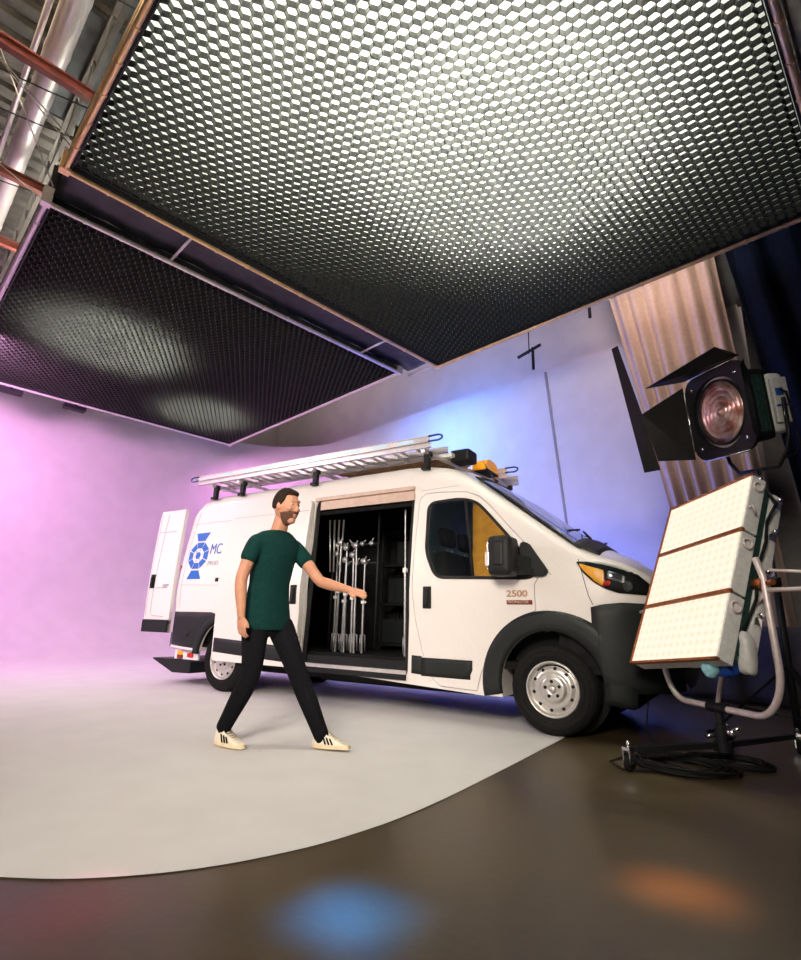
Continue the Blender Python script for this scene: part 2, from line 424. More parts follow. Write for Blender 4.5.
# ------------------------------------------------------------------ roof steel, duct, wires
def run(name, pts, mk, m, label, cat, group=None, kind=None, smooth=None):
    c = W(*pts[0]); b = bmesh.new(); mk(b); bmesh.ops.transform(b, matrix=Matrix.Translation(-c) @ RM, verts=b.verts[:])
    o = obj(name, b, m, None, smooth); o.location = c; tag(o, label, cat, group, kind); return o
def ibeam(b, a, c, h, w, t=.02):
    a, c = Vector(a), Vector(c)
    bar(b, a, c, t, h); bar(b, a + Vector((0, 0, h / 2)), c + Vector((0, 0, h / 2)), w, t); bar(b, a - Vector((0, 0, h / 2)), c - Vector((0, 0, h / 2)), w, t)
for k, (uu, z) in enumerate(((-3.12, 6.15), (-5.0, 6.15), (-6.6, 6.15), (-1.3, 6.15))):
    run('roof_beam', [(uu, -8, z)], lambda b: ibeam(b, (uu, -8, z), (uu, -2.0, z), .10, .08), 'rust_steel',
        ['rust red steel roof beam crossing over the white duct nearest the gold frame', 'rust red steel roof beam meeting the corner of the smaller light box',
         'rust red steel roof beam above the smaller light box', 'rust red steel roof beam above the larger light box'][k], 'beam', 'rust red roof beams')
def duct(b):
    n = 30; R = .115; rings = []
    u = -12.5; k = 0
    while u < 6:
        rr = R * (1.05 if k % 8 == 0 else 1)
        rings.append([b.verts.new((u, -3.84 + rr * cos(2 * pi * j / n) , 6.45 + rr * sin(2 * pi * j / n))) for j in range(n)]); u += .09; k += 1
    for a, c in zip(rings, rings[1:]):
        for j in range(n): b.faces.new((a[j], a[(j + 1) % n], c[(j + 1) % n], c[j]))
    b.faces.new(rings[0]); b.faces.new(rings[-1][::-1])
run('air_duct', [(-4, -3.98, 6.45)], duct, 'duct_metal', 'long pale ribbed round air duct hung beneath the dark roof', 'duct', smooth=radians(50))
run('conduit_pipe', [(-4, -4.35, 6.35)], lambda b: tube(b, [(-12.5, -4.02, 6.42), (6, -4.02, 6.42)], .028, 12), 'aluminium', 'thin pale conduit pipe running alongside the white duct', 'pipe')
run('lattice_joist', [(-4, -4.9, 6.7)], lambda b: ([bar(b, (-12.5, -4.95, 6.5), (6, -4.95, 6.5), .05, .05), bar(b, (-12.5, -4.95, 7.0), (6, -4.95, 7.0), .05, .05)] + [bar(b, (-12.5 + .35 * i, -4.95, 6.5 + (.5 if i % 2 else 0)), (-12.15 + .35 * i, -4.95, 6.5 + (0 if i % 2 else .5)), .02, .02) for i in range(52)]),
    'rust_steel', 'lattice web roof joist outside the conduit pipe', 'joist', 'lattice roof joists')
run('lattice_joist', [(-4, -3.45, 6.7)], lambda b: ([bar(b, (-12.5, -3.45, 6.75), (6, -3.45, 6.75), .05, .05), bar(b, (-12.5, -3.45, 7.3), (6, -3.45, 7.3), .05, .05)] + [bar(b, (-12.5 + .35 * i, -3.45, 6.75 + (.5 if i % 2 else 0)), (-12.15 + .35 * i, -3.45, 6.75 + (0 if i % 2 else .5)), .02, .02) for i in range(52)]),
    'deck_metal', 'grey lattice web roof joist between duct and gold frame', 'joist', 'lattice roof joists')
for k, (u0, u1) in enumerate(((-3.0, -.9), (-5.0, -3.25))):
    run('acoustic_blanket', [(u0, -3.9, 6.9)], lambda b: box(b, u0, u1, -3.75, -2.2, 7.34, 7.42), 'ceiling_dark',
        ['dark insulation blanket under the roof beyond the gold frame', 'dark insulation blanket under the roof beside the smaller box corner'][k], 'blanket', 'insulation blankets')
WIRE = [((-3.3, -3.6, HP + .03), (-3.9, -4.6, 7.4)), ((-2.95, -3.3, HP + .1), (-3.1, -5.2, 6.6)), ((-2.95, -3.15, HP + .1), (-3.05, -5.2, 6.5)), ((-3.6, -3.6, HP + .03), (-5.6, -4.6, 6.9))]
for k, (a, c) in enumerate(WIRE):
    run('support_wire', [a], lambda b: tube(b, [a, c], .006, 6), 'aluminium',
        ['steel support wire rising from the gap between the light boxes', 'upper of the twin steel wires crossing below the duct', 'lower of the twin steel wires crossing below the duct', 'steel support wire rising from the smaller box corner'][k], 'wire', 'steel support wires')
for k, (u0, z) in enumerate(((-2.2, 6.2), (-3.6, 6.2), (-4.2, 6.25), (-5.4, 6.2))):
    run('sagging_cable', [(u0, -3, z)], lambda b: tube(b, [(u0 + .12 * j / 3, -5.6 + .3 * j, z - .10 * sin(pi * j / 8)) for j in range(9)], .008, 6), 'cable',
        'thin black cable sagging across the white duct, ' + ['nearest the picture top', 'below the first red beam', 'between the two red beams', 'nearest the smaller light box'][k], 'cable', 'cables crossing the duct')

# ------------------------------------------------------------------ drapes at the back right
def drape(name, u0, u1, v, z0, z1, m, label, n=150, amp=.07, wl=.16, seed=1, skew=(.0, .0)):
    rnd = random.Random(seed); b = bmesh.new(); c = W((u0 + u1) / 2, v, z0); ph = 0; cols = []
    phs = []
    for i in range(n + 1):
        ph += 2 * pi * (u1 - u0) / n / wl * rnd.uniform(.6, 1.4); phs.append(ph)
    K = 10
    for i in range(n + 1):
        u = u0 + (u1 - u0) * i / n; col = []
        for k in range(K + 1):
            t = k / K; a = amp * (.45 + .55 * (1 - t))
            w_ = 1 - t; uk = u + (skew[0] * (1 - i / n) + skew[1] * i / n) * w_
            col.append(b.verts.new((uk + .03 * sin(t * 3 + phs[i] * .2), v - a + a * sin(phs[i] + .5 * sin(t * 2.5)), z0 + (z1 - z0) * t)))
        cols.append(col)
    for p, q in zip(cols, cols[1:]):
        for k in range(K): b.faces.new((p[k], q[k], q[k + 1], p[k + 1]))
    bmesh.ops.transform(b, matrix=Matrix.Translation(-c) @ RM, verts=b.verts[:])
    o = obj(name, b, m, None, 3.1, fix=False); o.location = c; solidify(o, .006); tag(o, label, 'curtain'); return o
drape('stage_curtain', -1.10, .72, 4.3, .05, 7.4, 'curtain_beige', 'tall pleated beige curtain at the end of the blue wall', wl=.30, amp=.08, seed=3, skew=(1.2, .35))
drape('stage_curtain', .45, 3.2, 4.75, .03, 7.4, 'drape_grey', 'tall plain grey curtain between beige curtain and navy curtain', wl=.7, amp=.03, seed=5)
drape('stage_curtain', .80, 4.6, 4.15, 2.2, 7.4, 'curtain_navy', 'very dark navy curtain right of the beige curtain', wl=.5, amp=.10, seed=9, skew=(.55, 0))
drape('masking_drape', -.95, 3.4, 3.95, .03, .95, 'masking_grey', 'low dark grey drape along the floor behind the van nose', wl=.5, amp=.03, seed=15)
for k, (u0, u1, z) in enumerate(((-2.75, -2.25, 5.98), (-1.45, -1.2, 6.6))):
    run('hanging_pipe', [(u0, 4.1, z)], lambda b: (tube(b, [(u0, 4.1, z), (u1, 4.1, z + .10)], .03, 10), tube(b, [((u0 + u1) / 2 + .08, 4.1, z - .36), ((u0 + u1) / 2 + .08, 4.1, z + .1)], .028, 10), tube(b, [((u0 + u1) / 2, 4.1, z), ((u0 + u1) / 2, 4.1, 7.6)], .012, 6)),
        'black_plastic', ['short dark pipe with a hanging clamp above the seam of the blue wall', 'short dark pipe with a hanging clamp at the top of beige curtain'][k], 'pipe', 'short pipes hung at the back wall')
run('curtain_track', [(-.5, 4.3, 7.42)], lambda b: bar(b, (-1.3, 4.28, 7.45), (4.6, 4.28, 7.45), .06, .08), 'black_plastic', 'black track carrying the tall curtains', 'track')

# ================================================================== VAN  (x forward, y away from the camera side, z up; front axle at x = 0)
VAN = empty('cargo_van', (0, 0, 0), 0, 'white high-roof cargo van with open sliding door parked on the white floor', 'van')
YC = 1.02; HW = 1.02
ZT = [(-5.08, 2.30), (-5.05, 2.38), (-5.0, 2.44), (-4.9, 2.50), (-4.6, 2.53), (-3, 2.55), (-1.6, 2.56), (-1.3, 2.54), (-1.05, 2.48), (-.85, 2.38), (-.65, 2.23), (.25, 1.54), (.4, 1.47), (.6, 1.41), (.75, 1.34), (.86, 1.23), (.93, 1.08), (.97, .86)]
CR = [(-1.5, .025), (-1.1, .045), (-.75, .10), (-.3, .15), (.3, .15), (.6, .10), (.9, .03), (.97, .01)]
def crown(X, y):
    e = min(1, abs(y - 1.02) / max(.2, hw(X) - rc(X))); return interp(CR, X) * (1 - e ** 2.2)
def ztop(X):
    s = 0
    for d in (-.06, -.03, 0, .03, .06): s += interp(ZT, X + d * (1 if -4.9 < X < .8 else .3))
    return s / 5
def hw(X):
    if X < -4.7: return HW - .045 * ((-4.7 - X) / .38) ** 2
    if X > .1: return HW * (1 - .43 * ((X - .1) / .87) ** 4)
    return HW
def zbot(X): return interp([(-5.08, .48), (-4.1, .43), (-.6, .27), (.45, .30), (.6, .38), (.97, .40)], X)
def rc(X): return interp([(-5.08, .16), (-4.8, .2), (-1.2, .22), (-.6, .15), (.3, .12), (.6, .14), (.97, .2)], X)
def tumble(z): return .15 * (max(0, z - 1.2) / 1.1) ** 1.5 + .012 * max(0, min(1, (1.10 - z) / .1))
def side_y(X, z, far=False):
    zt = ztop(X); r = rc(X); y = YC - hw(X) + tumble(z)
    d = zt - z
    if d < r: y += r - sqrt(max(0, r * r - (r - max(d, 0)) ** 2))
    return 2 * YC - y if far else y
def section(X, inset=0.0, zb=None):
    zt = ztop(X) - inset; r = rc(X); z0 = zbot(X) if zb is None else zb
    near = []
    zs = [z0 + (zt - r - z0) * k / 16 for k in range(17)]
    for z in zs: near.append((YC - hw(X) + tumble(z) + inset, z))
    yb = near[-1][0]
    for k in range(1, 9):
        a = pi / 2 * k / 8; near.append((yb + r * (1 - cos(a)), zt - r + r * sin(a)))
    y1 = near[-1][0]
    for k in range(1, 7):
        t = k / 6; yy = y1 + (YC - y1) * t; near.append((yy, zt + crown(X, yy)))
    far = [(2 * YC - y, z) for y, z in near[:-1]][::-1]
    return near + far
def loft(xs, inset=0.0, zb=None):
    bm = bmesh.new(); rings = [[bm.verts.new((X, y, z)) for y, z in section(X, inset, zb)] for X in xs]
    for a, b in zip(rings, rings[1:]):
        n = len(a)
        for k in range(n): bm.faces.new((a[k], a[(k + 1) % n], b[(k + 1) % n], b[k]))
    bm.faces.new(rings[0]); bm.faces.new(rings[-1][::-1])
    return bm
def xr(a, b, s):
    n = max(1, round((b - a) / s)); return [a + (b - a) * i / n for i in range(n + 1)]
outer_x = [-5.08, -5.065, -5.04, -5.0, -4.95, -4.9, -4.8, -4.7, -4.6] + xr(-4.4, -1.6, .4) + xr(-1.5, .9, .05) + [.92, .94, .955, .965, .97]
def prism_o(poly, axis, a, b):
    bm = bmesh.new(); prism(bm, poly, axis, a, b); return raw(bm)
DOOR = [(-1.33, 2.13), (-1.34, 1.2), (-1.30, .9), (-1.22, .62), (-1.13, .40), (-1.02, .315), (-.66, .305), (-.63, .42), (-.55, .62), (-.42, .82), (-.22, .96), (-.105, 1.00), (-.105, 1.22), (-.02, 1.36), (-.16, 1.56), (-.36, 1.78), (-.54, 1.98), (-.66, 2.09), (-.80, 2.15), (-1.1, 2.18), (-1.27, 2.18)]
WINDOW = smooth_poly([(-1.22, 2.07), (-1.20, 1.55), (-1.08, 1.30), (-.13, 1.275), (-.10, 1.33), (-.30, 1.62), (-.55, 1.90), (-.68, 2.035), (-.86, 2.085)], .09)
def grow(poly, d):
    n = len(poly); out = []
    for i in range(n):
        a, p, b = Vector(poly[i - 1]), Vector(poly[i]), Vector(poly[(i + 1) % n])
        e1 = (p - a).normalized(); e2 = (b - p).normalized(); nn = Vector((e1.y + e2.y, -e1.x - e2.x)).normalized()
        out.append((p.x + nn.x * d, p.y + nn.y * d))
    return out
def area(poly): return sum(p[0] * q[1] - q[0] * p[1] for p, q in zip(poly, poly[1:] + poly[:1])) / 2
if area(DOOR) < 0: DOOR = DOOR[::-1]
if area(WINDOW) < 0: WINDOW = WINDOW[::-1]
outer = raw(loft(outer_x)); inner = raw(loft([-4.98] + xr(-4.8, -1.6, .4) + xr(-1.5, .5, .1), .055, .50))
SLIDE = smooth_poly([(-2.74, .36), (-1.375, .36), (-1.37, 1.5), (-1.40, 2.22), (-1.46, 2.27), (-2.70, 2.27), (-2.77, 2.22)], .07)
c_slide = prism_o(SLIDE, 1, -.3, .5)
c_door = prism_o(grow(DOOR, .006), 1, -.3, .35)
c_in = prism_o(DOOR, 1, -.3, .35)
c_win = prism_o(WINDOW, 1, -.3, .35)
c_winf = prism_o(WINDOW, 1, 1.6, 2.4)
WS = smooth_poly([(-.73, .30), (-.73, 1.74), (-.2, 1.85), (.26, 1.92), (.26, .12), (-.2, .19)], .08)
c_ws = prism_o(WS, 2, 1.47, 2.9)
def cyl_o(x, z, r, y0, y1, n=48):
    bm = bmesh.new(); prism(bm, [(x + r * cos(2 * pi * k / n), z + r * sin(2 * pi * k / n)) for k in range(n)], 1, y0, y1); return raw(bm)
cuts = [cyl_o(x, .40, r, a, b) for x, r in ((0, .435), (-4.035, .44)) for a, b in ((-.2, .36), (1.68, 2.3))]
c_under = raw(bmesh.new())
shell_me = boolean(outer, [('DIFFERENCE', inner)])
shell = bpy.data.objects.new('shell', shell_me); COL.objects.link(shell)
body_me = boolean(shell, [('DIFFERENCE', c) for c in [c_slide, c_door, c_winf, c_ws] + cuts])
door_me = boolean(shell, [('INTERSECT', c_in), ('DIFFERENCE', c_win)])
slide_door_me = boolean(shell, [('INTERSECT', prism_o(smooth_poly([(-2.735, .365), (-1.38, .365), (-1.375, 1.5), (-1.405, 2.215), (-1.465, 2.265), (-2.695, 2.265), (-2.765, 2.215)], .07), 1, -.3, .3))])
body = link('body', body_me, 'van_paint', VAN, radians(28))
fdoor = link('front_door', door_me, 'van_paint', VAN, radians(28))
sdoor = link('sliding_door', slide_door_me, 'van_paint', VAN, radians(28)); sdoor.location = (-1.375, -.075, .0)
for o in [o for o in bpy.data.objects if o.name.startswith('t') and (o.name == 't' or o.name[1] == '.')] + [shell]:
    bpy.data.objects.remove(o)

def surf(name, parent, m, f, nu, nv, off=.006, thick=.012, smooth=3.1, far=False):
    """patch that follows the van side: f(s, t) -> (x, z)"""
    bm = bmesh.new(); A = []; B = []
    sg = 1 if far else -1
    for i in range(nu + 1):
        ra = []; rb = []
        for j in range(nv + 1):
            X, z = f(i / nu, j / nv); y = side_y(X, z, far)
            e = 1 if (0 < i < nu and 0 < j < nv) else .35
            ra.append(bm.verts.new((X, y + sg * off * e, z))); rb.append(bm.verts.new((X, y - sg * thick, z)))
        A.append(ra); B.append(rb)
    for i in range(nu):
        for j in range(nv):
            bm.faces.new((A[i][j], A[i + 1][j], A[i + 1][j + 1], A[i][j + 1])); bm.faces.new((B[i][j], B[i][j + 1], B[i + 1][j + 1], B[i + 1][j]))
    for i in range(nu):
        for j in (0, nv): bm.faces.new((A[i][j], A[i + 1][j], B[i + 1][j], B[i][j]))
    for j in range(nv):
        for i in (0, nu): bm.faces.new((A[i][j], A[i][j + 1], B[i][j + 1], B[i][j]))
    return obj(name, bm, m, parent, smooth)
def ribbon(name, parent, m, pts, w, off=.003, far=False, closed=False):
    bm = bmesh.new(); dens = []
    P = [Vector(p) for p in pts]; P = P + [P[0]] if closed else P
    for a, b in zip(P, P[1:]):
        n = max(1, int((b - a).length / .04)); dens += [a + (b - a) * k / n for k in range(n)]
    dens.append(P[-1]); L = []; R = []
    sg = 1 if far else -1
    for i, p in enumerate(dens):
        t = (dens[min(i + 1, len(dens) - 1)] - dens[max(i - 1, 0)]).normalized(); nn = Vector((-t.y, t.x)) * w / 2
        row = []
        for q in (p + nn, p - nn):
            y = side_y(q.x, q.y, far); row += [bm.verts.new((q.x, y + sg * off, q.y)), bm.verts.new((q.x, y - sg * .004, q.y))]
        L.append(row)
    for a, b in zip(L, L[1:]):
        bm.faces.new((a[0], b[0], b[2], a[2])); bm.faces.new((a[0], a[1], b[1], b[0])); bm.faces.new((a[2], b[2], b[3], a[3]))
    return obj(name, bm, m, parent)
def rect(x0, x1, z0, z1): return lambda s, t: (x0 + (x1 - x0) * s, (z0(x0 + (x1 - x0) * s) if callable(z0) else z0) * (1 - t) + (z1(x0 + (x1 - x0) * s) if callable(z1) else z1) * t)
# --- lower trims
sillT = lambda X: zbot(X) + .265
sillB = lambda X: zbot(X) + .10
surf('side_trim', VAN, 'dark_trim', rect(-3.55, -2.80, sillB, sillT), 10, 4)
surf('side_trim', VAN, 'dark_trim', rect(-1.335, -1.225, sillB, sillT), 4, 4)
surf('side_trim', fdoor, 'dark_trim', lambda s, t: ((-1.225 + .0 * s) + (.525 - .02 * (t < .5)) * s, sillB(-1) * (1 - t) + sillT(-1) * t), 8, 4)
sd = surf('side_trim', sdoor, 'dark_trim', rect(-2.72, -1.39, sillB, sillT), 10, 4)
for f_ in (True,): surf('side_trim', VAN, 'dark_trim', rect(-3.5, -.7, sillB, sillT), 14, 4, far=True)
# --- arch trims
def arch(x0, ri, ro, a0, a1, name, far=False, zc=.40, par=VAN, prof=None):
    def f(s, t):
        a = a0 + (a1 - a0) * s; r = ri + (ro(a) - ri) * t; z = zc + r * sin(a)
        return x0 + r * cos(a), max(z, .27)
    surf(name, par, 'dark_trim', f, 40, 5, off=.022, thick=.02, far=far)
for far in (False, True):
    arch(0, .432, lambda a: .60 + .06 * max(0, cos(a)) ** 2, radians(-13), radians(193), 'arch_trim', far)
# rear corner bumper with wheel arch lip
def rb(s, t):
    X = -5.06 + (-4.03 + 5.06) * s; lo = zbot(X) + .03; hi = .93 if X < -4.28 else .93 - (X + 4.28) * .25
    if X > -4.475: lo = .40 + sqrt(max(0, .44 ** 2 - (X + 4.035) ** 2)) * (1 if X > -4.51 else 0)
    lo = max(lo, zbot(X) + .03)
    if X > -4.12: hi = max(lo + .01, .93 - .04)
    return X, lo + (hi - lo) * t
for far in (False, True): surf('rear_corner_bumper', VAN, 'dark_trim', rb, 48, 6, off=.018, far=far)
bmr = bmesh.new(); box(bmr, -5.16, -5.02, .10, 1.94, .48, .66); obj('rear_bumper', bmr, 'dark_trim', VAN)
def rb2(s, t):
    X = -3.56 + .52 * (s - 1) ; return X, sillB(X) + (sillT(X) - sillB(X)) * t
# arch: rear front half lip
for far in (False, True): arch(-4.035, .432, lambda a: .53, radians(40), radians(178), 'arch_trim', far)
# --- front bumper
def fb(s, t):
    X = .36 + (.965 - .36) * s ** .8; a = X
    lo = interp([(.435, .40), (.52, .37), (.97, .40)], X) if X > .435 else .40 + sqrt(max(0, .435 ** 2 - X ** 2))
    hi = interp([(.36, 1.03), (.45, 1.055), (.6, 1.07), (.97, 1.06)], X); hi = min(hi, ztop(X) - .02)
    return X, lo + (hi - lo) * t
for far in (False, True): surf('front_bumper', VAN, 'dark_trim', fb, 26, 10, off=.022, thick=.02, far=far)
bm = bmesh.new(); n = 24; rows = []
for i in range(n + 1):
    y = .40 + (1.64 - .40) * i / n; cx = .985 - .05 * ((y - YC) / .62) ** 2
    rows.append([bm.verts.new((cx + d, y, z)) for d, z in ((0, .40), (.03, .47), (.03, .62), (.0, .72), (.01, .98), (-.04, 1.05), (-.12, 1.05), (-.12, .40))])
for a, b in zip(rows, rows[1:]):
    for k in range(8): bm.faces.new((a[k], a[(k + 1) % 8], b[(k + 1) % 8], b[k]))
bm.faces.new(rows[0]); bm.faces.new(rows[-1][::-1])
obj('bumper_centre', bm, 'dark_trim', VAN, radians(40))
bm = bmesh.new()
for k in range(5): box(bm, .93, .975 - .02 * k, .62, 1.42, .74 + .055 * k, .765 + .055 * k)
obj('grille', bm, 'black_plastic', VAN)
# --- headlights
HT = [(.27, 1.405), (.45, 1.40), (.60, 1.36), (.72, 1.30), (.80, 1.22), (.845, 1.15)]
HB = [(.27, 1.395), (.32, 1.31), (.40, 1.23), (.48, 1.18), (.58, 1.145), (.845, 1.125)]
for far in (False, True):
    h = surf('headlight', VAN, 'black_plastic', lambda s, t: (.27 + .575 * s, interp(HB, .27 + .575 * s) * (1 - t) + min(interp(HT, .27 + .575 * s), ztop(.27 + .575 * s) - .015) * t), 24, 8, off=.006, far=far)
    surf('turn_signal', h, 'amber', lambda s, t: (.285 + .20 * s, (interp(HB, .285 + .2 * s) + .012) * (1 - t) + (interp(HT, .285 + .2 * s) - .012 - .05 * s) * t), 10, 5, off=.011, far=far)
    surf('marker_lens', h, 'red_lens', lambda s, t: (.46 + .07 * s, 1.20 + .045 * t), 3, 3, off=.012, far=far)
    surf('reflector', h, 'chrome', lambda s, t: (.50 + .14 * s, 1.26 - .05 * s + .075 * t), 6, 4, off=.012, far=far)
    bm = bmesh.new(); X0, z0 = .64, 1.20; y0 = side_y(X0, z0, far)
    bmesh.ops.create_uvsphere(bm, u_segments=20, v_segments=12, radius=.045); bmesh.ops.transform(bm, matrix=Matrix.Translation((X0, y0, z0)) @ Matrix.Diagonal((1, .5, 1, 1)), verts=bm.verts[:])
    obj('projector_lens', bm, 'lamp_glass', h, 3.1)
    surf('lamp_cover', h, 'glass', lambda s, t: (.27 + .575 * s, interp(HB, .27 + .575 * s) * (1 - t) + min(interp(HT, .27 + .575 * s), ztop(.27 + .575 * s) - .012) * t), 24, 8, off=.030, thick=-.024, far=far)
# --- seams on the body
ribbon('panel_gap', VAN, 'seam_black', [(-.02, 1.37), (.05, 1.30)], .004)
ribbon('panel_gap', VAN, 'seam_black', [(.28, 1.43), (.35, 1.12), (.38, 1.05)], .005)
ribbon('panel_gap', VAN, 'text_grey', [(-5.03, 2.12), (-2.9, 2.12)], .005)
ribbon('panel_gap', VAN, 'text_grey', [(-5.03, 1.28), (-2.95, 1.24)], .006)
ribbon('panel_gap', VAN, 'text_grey', [(-4.93, 2.3), (-4.95, 1.9), (-4.97, 1.4), (-4.96, .95)], .006)
ribbon('panel_gap', VAN, 'text_grey', [(-1.33, 2.22), (-.85, 2.235), (-.62, 2.12)], .004)
ribbon('panel_gap', sdoor, 'text_grey', [(-2.7, 2.12), (-1.42, 2.12)], .005)
ribbon('door_rail', VAN, 'seam_black', [(-4.12, 1.33), (-2.82, 1.33)], .030, off=.012)
# --- glass
def glass_grid(name, parent, poly, off, far=False, y_at=None):
    bm = bmesh.new(); vs = [bm.verts.new((x, 0, z)) for x, z in poly]; bm.faces.new(vs)
    for cut in [(-1.1, 0), (-.95, 0), (-.8, 0), (-.65, 0), (-.5, 0), (-.35, 0)]:
        bmesh.ops.bisect_plane(bm, geom=bm.verts[:] + bm.edges[:] + bm.faces[:], plane_co=(cut[0], 0, 0), plane_no=(1, 0, 0))
    for z in (1.4, 1.55, 1.7, 1.85, 2.0):
        bmesh.ops.bisect_plane(bm, geom=bm.verts[:] + bm.edges[:] + bm.faces[:], plane_co=(0, 0, z), plane_no=(0, 0, 1))
    for v in bm.verts:
        v.co.y = side_y(v.co.x, v.co.z, far) + (off if not far else -off)
    o = obj(name, bm, 'glass', parent, 3.1); solidify(o, .004); return o
glass_grid('window_pane', fdoor, grow(WINDOW, .004), .02)
glass_grid('window_pane', VAN, grow(WINDOW, .004), .02, True)
def frame_ring(name, parent, poly, w, m, off=.004):
    bm = bmesh.new(); a = grow(poly, w * .5); b = grow(poly, -w * .5); A = [bm.verts.new((x, side_y(x, z) - off, z)) for x, z in a]; B = [bm.verts.new((x, side_y(x, z) - off, z)) for x, z in b]
    n = len(a)
    for k in range(n): bm.faces.new((A[k], A[(k + 1) % n], B[(k + 1) % n], B[k]))
    o = obj(name, bm, m, parent); solidify(o, .01); return o
frame_ring('window_seal', fdoor, WINDOW, .028, 'seam_black')
bm = bmesh.new(); bar(bm, (-.80, .100, 2.07), (-.70, .035, 1.29), .018, .035); obj('window_divider', bm, 'seam_black', fdoor)
# windscreen
def ws_point(s, t, dz):
    X = -.77 + (.29 + .77) * s; hh = interp([(-.77, .745), (.29, .925)], X); return Vector((X, YC + hh * (2 * t - 1), 0)), X
bm = bmesh.new(); rows = []
for i in range(23):
    row = []
    for j in range(25):
        P, X = ws_point(i / 22, j / 24, 0); e = abs(2 * j / 24 - 1)
        z = ztop(X) + crown(X, P.y); row.append(bm.verts.new((P.x, P.y, z - .004)))
    rows.append(row)
for a, b in zip(rows, rows[1:]):
    for j in range(24): bm.faces.new((a[j], a[j + 1], b[j + 1], b[j]))
o = obj('windscreen', bm, 'glass', VAN, 3.1); solidify(o, .005)
bm = bmesh.new()
for i0, i1, w in ((0, 22, 1),):
    for t0, t1 in ((0, .035), (.965, 1)):
        r = []
        for i in range(23):
            q = []
            for t in (t0, t1):
                P, X = ws_point(i / 22, t, 0); e = abs(2 * t - 1); q.append(bm.verts.new((P.x, P.y, ztop(X) + crown(X, P.y) + .004)))
            r.append(q)
        for a, b in zip(r, r[1:]): bm.faces.new((a[0], a[1], b[1], b[0]))
for s0, s1 in ((0, .05), (.93, 1)):
    r = []
    for j in range(25):
        q = []
        for s in (s0, s1):
            P, X = ws_point(s, j / 24, 0); e = abs(2 * j / 24 - 1); q.append(bm.verts.new((P.x, P.y, ztop(X) + crown(X, P.y) + .004)))
        r.append(q)
    for a, b in zip(r, r[1:]): bm.faces.new((a[0], a[1], b[1], b[0]))
o = obj('windscreen_seal', bm, 'seam_black', VAN); solidify(o, .004)
bm = bmesh.new(); r = []
for j in range(25):
    y = .16 + 1.72 * j / 24; r.append([bm.verts.new((x, y, ztop(x) + z + crown(x, y))) for x, z in ((.22, .01), (.30, .03), (.40, .02), (.43, -.005), (.22, -.01))])
for a, b in zip(r, r[1:]):
    for k in range(5): bm.faces.new((a[k], a[(k + 1) % 5], b[(k + 1) % 5], b[k]))
bm.faces.new(r[0]); bm.faces.new(r[-1][::-1])
obj('cowl', bm, 'black_plastic', VAN)
for y0, y1 in ((.45, 1.05), (1.15, 1.8)):
    bm = bmesh.new(); tube(bm, [(.30, y0, ztop(.30) + crown(.3, y0) + .05), (.18, (y0 + y1) / 2, ztop(.18) + crown(.18, (y0 + y1) / 2) + .04), (.10, y1, ztop(.10) + crown(.1, y1) + .03)], .011, 8); bar(bm, (.12, y0 - .1, ztop(.12) + crown(.12, y0 - .1) + .025), (.05, y1 + .05, ztop(.05) + crown(.05, y1 + .05) + .025), .012, .022)
    obj('wiper', bm, 'black_plastic', VAN)
# --- front door handle, mirror, badge
def pull_handle(parent, x, z, w=.05, h=.085, y=None, name='door_handle'):
    yy = side_y(x, z) if y is None else y
    b = bbox(x - w / 2 - .02, x + w / 2 + .02, yy - .010, yy + .01, z - h - .02, z + h + .02, .009)
    o = obj(name, b, 'seam_black', parent, radians(40))
    b = bbox(x - w / 2 + .004, x + w / 2 - .004, yy - .035, yy - .008, z - h + .01, z + h - .01, .012); obj('grip', b, 'black_plastic', o, radians(40)); return o
pull_handle(fdoor, -1.17, 1.11)
pull_handle(sdoor, -1.47, 1.14)
def mirror(far):
    s = -1 if not far else 1; y0 = side_y(-.2, 1.33, far)
    root = empty('door_mirror'); root.parent = fdoor if not far else VAN
    def Y(d): return y0 + s * d
    b = bmesh.new(); prism(b, [(-.30, 1.29), (.0, 1.285), (.035, 1.33), (-.13, 1.58), (-.20, 1.60)], 1, Y(.005), Y(.05))
    bmesh.ops.bevel(b, geom=b.edges[:], offset=.012, segments=2, affect='EDGES'); obj('sail', b, 'black_plastic', root, radians(50))
    b = bbox(-.41, -.19, min(Y(.10), Y(.34)), max(Y(.10), Y(.34)), 1.275, 1.62, .065, seg=4); obj('housing', b, 'black_plastic', root, radians(60))
    b = bmesh.new(); bar(b, (-.16, Y(.02), 1.40), (-.28, Y(.16), 1.42), .14, .10); bar(b, (-.12, Y(.02), 1.33), (-.27, Y(.14), 1.33), .10, .06); obj('arm', b, 'black_plastic', root)
    b = bbox(-.418, -.405, min(Y(.15), Y(.30)), max(Y(.15), Y(.30)), 1.33, 1.57, .004); obj('mirror_glass', b, 'chrome', root)
    b = bbox(-.34, -.26, min(Y(.335), Y(.348)), max(Y(.335), Y(.348)), 1.36, 1.56, .012, seg=2); obj('side_lamp', b, 'dark_trim', root)
    b = bbox(-.425, -.385, min(Y(.26), Y(.33)), max(Y(.26), Y(.33)), 1.36, 1.48, .008); obj('indicator', b, 'red_lens' if False else 'aluminium', root)
mirror(False); mirror(True)
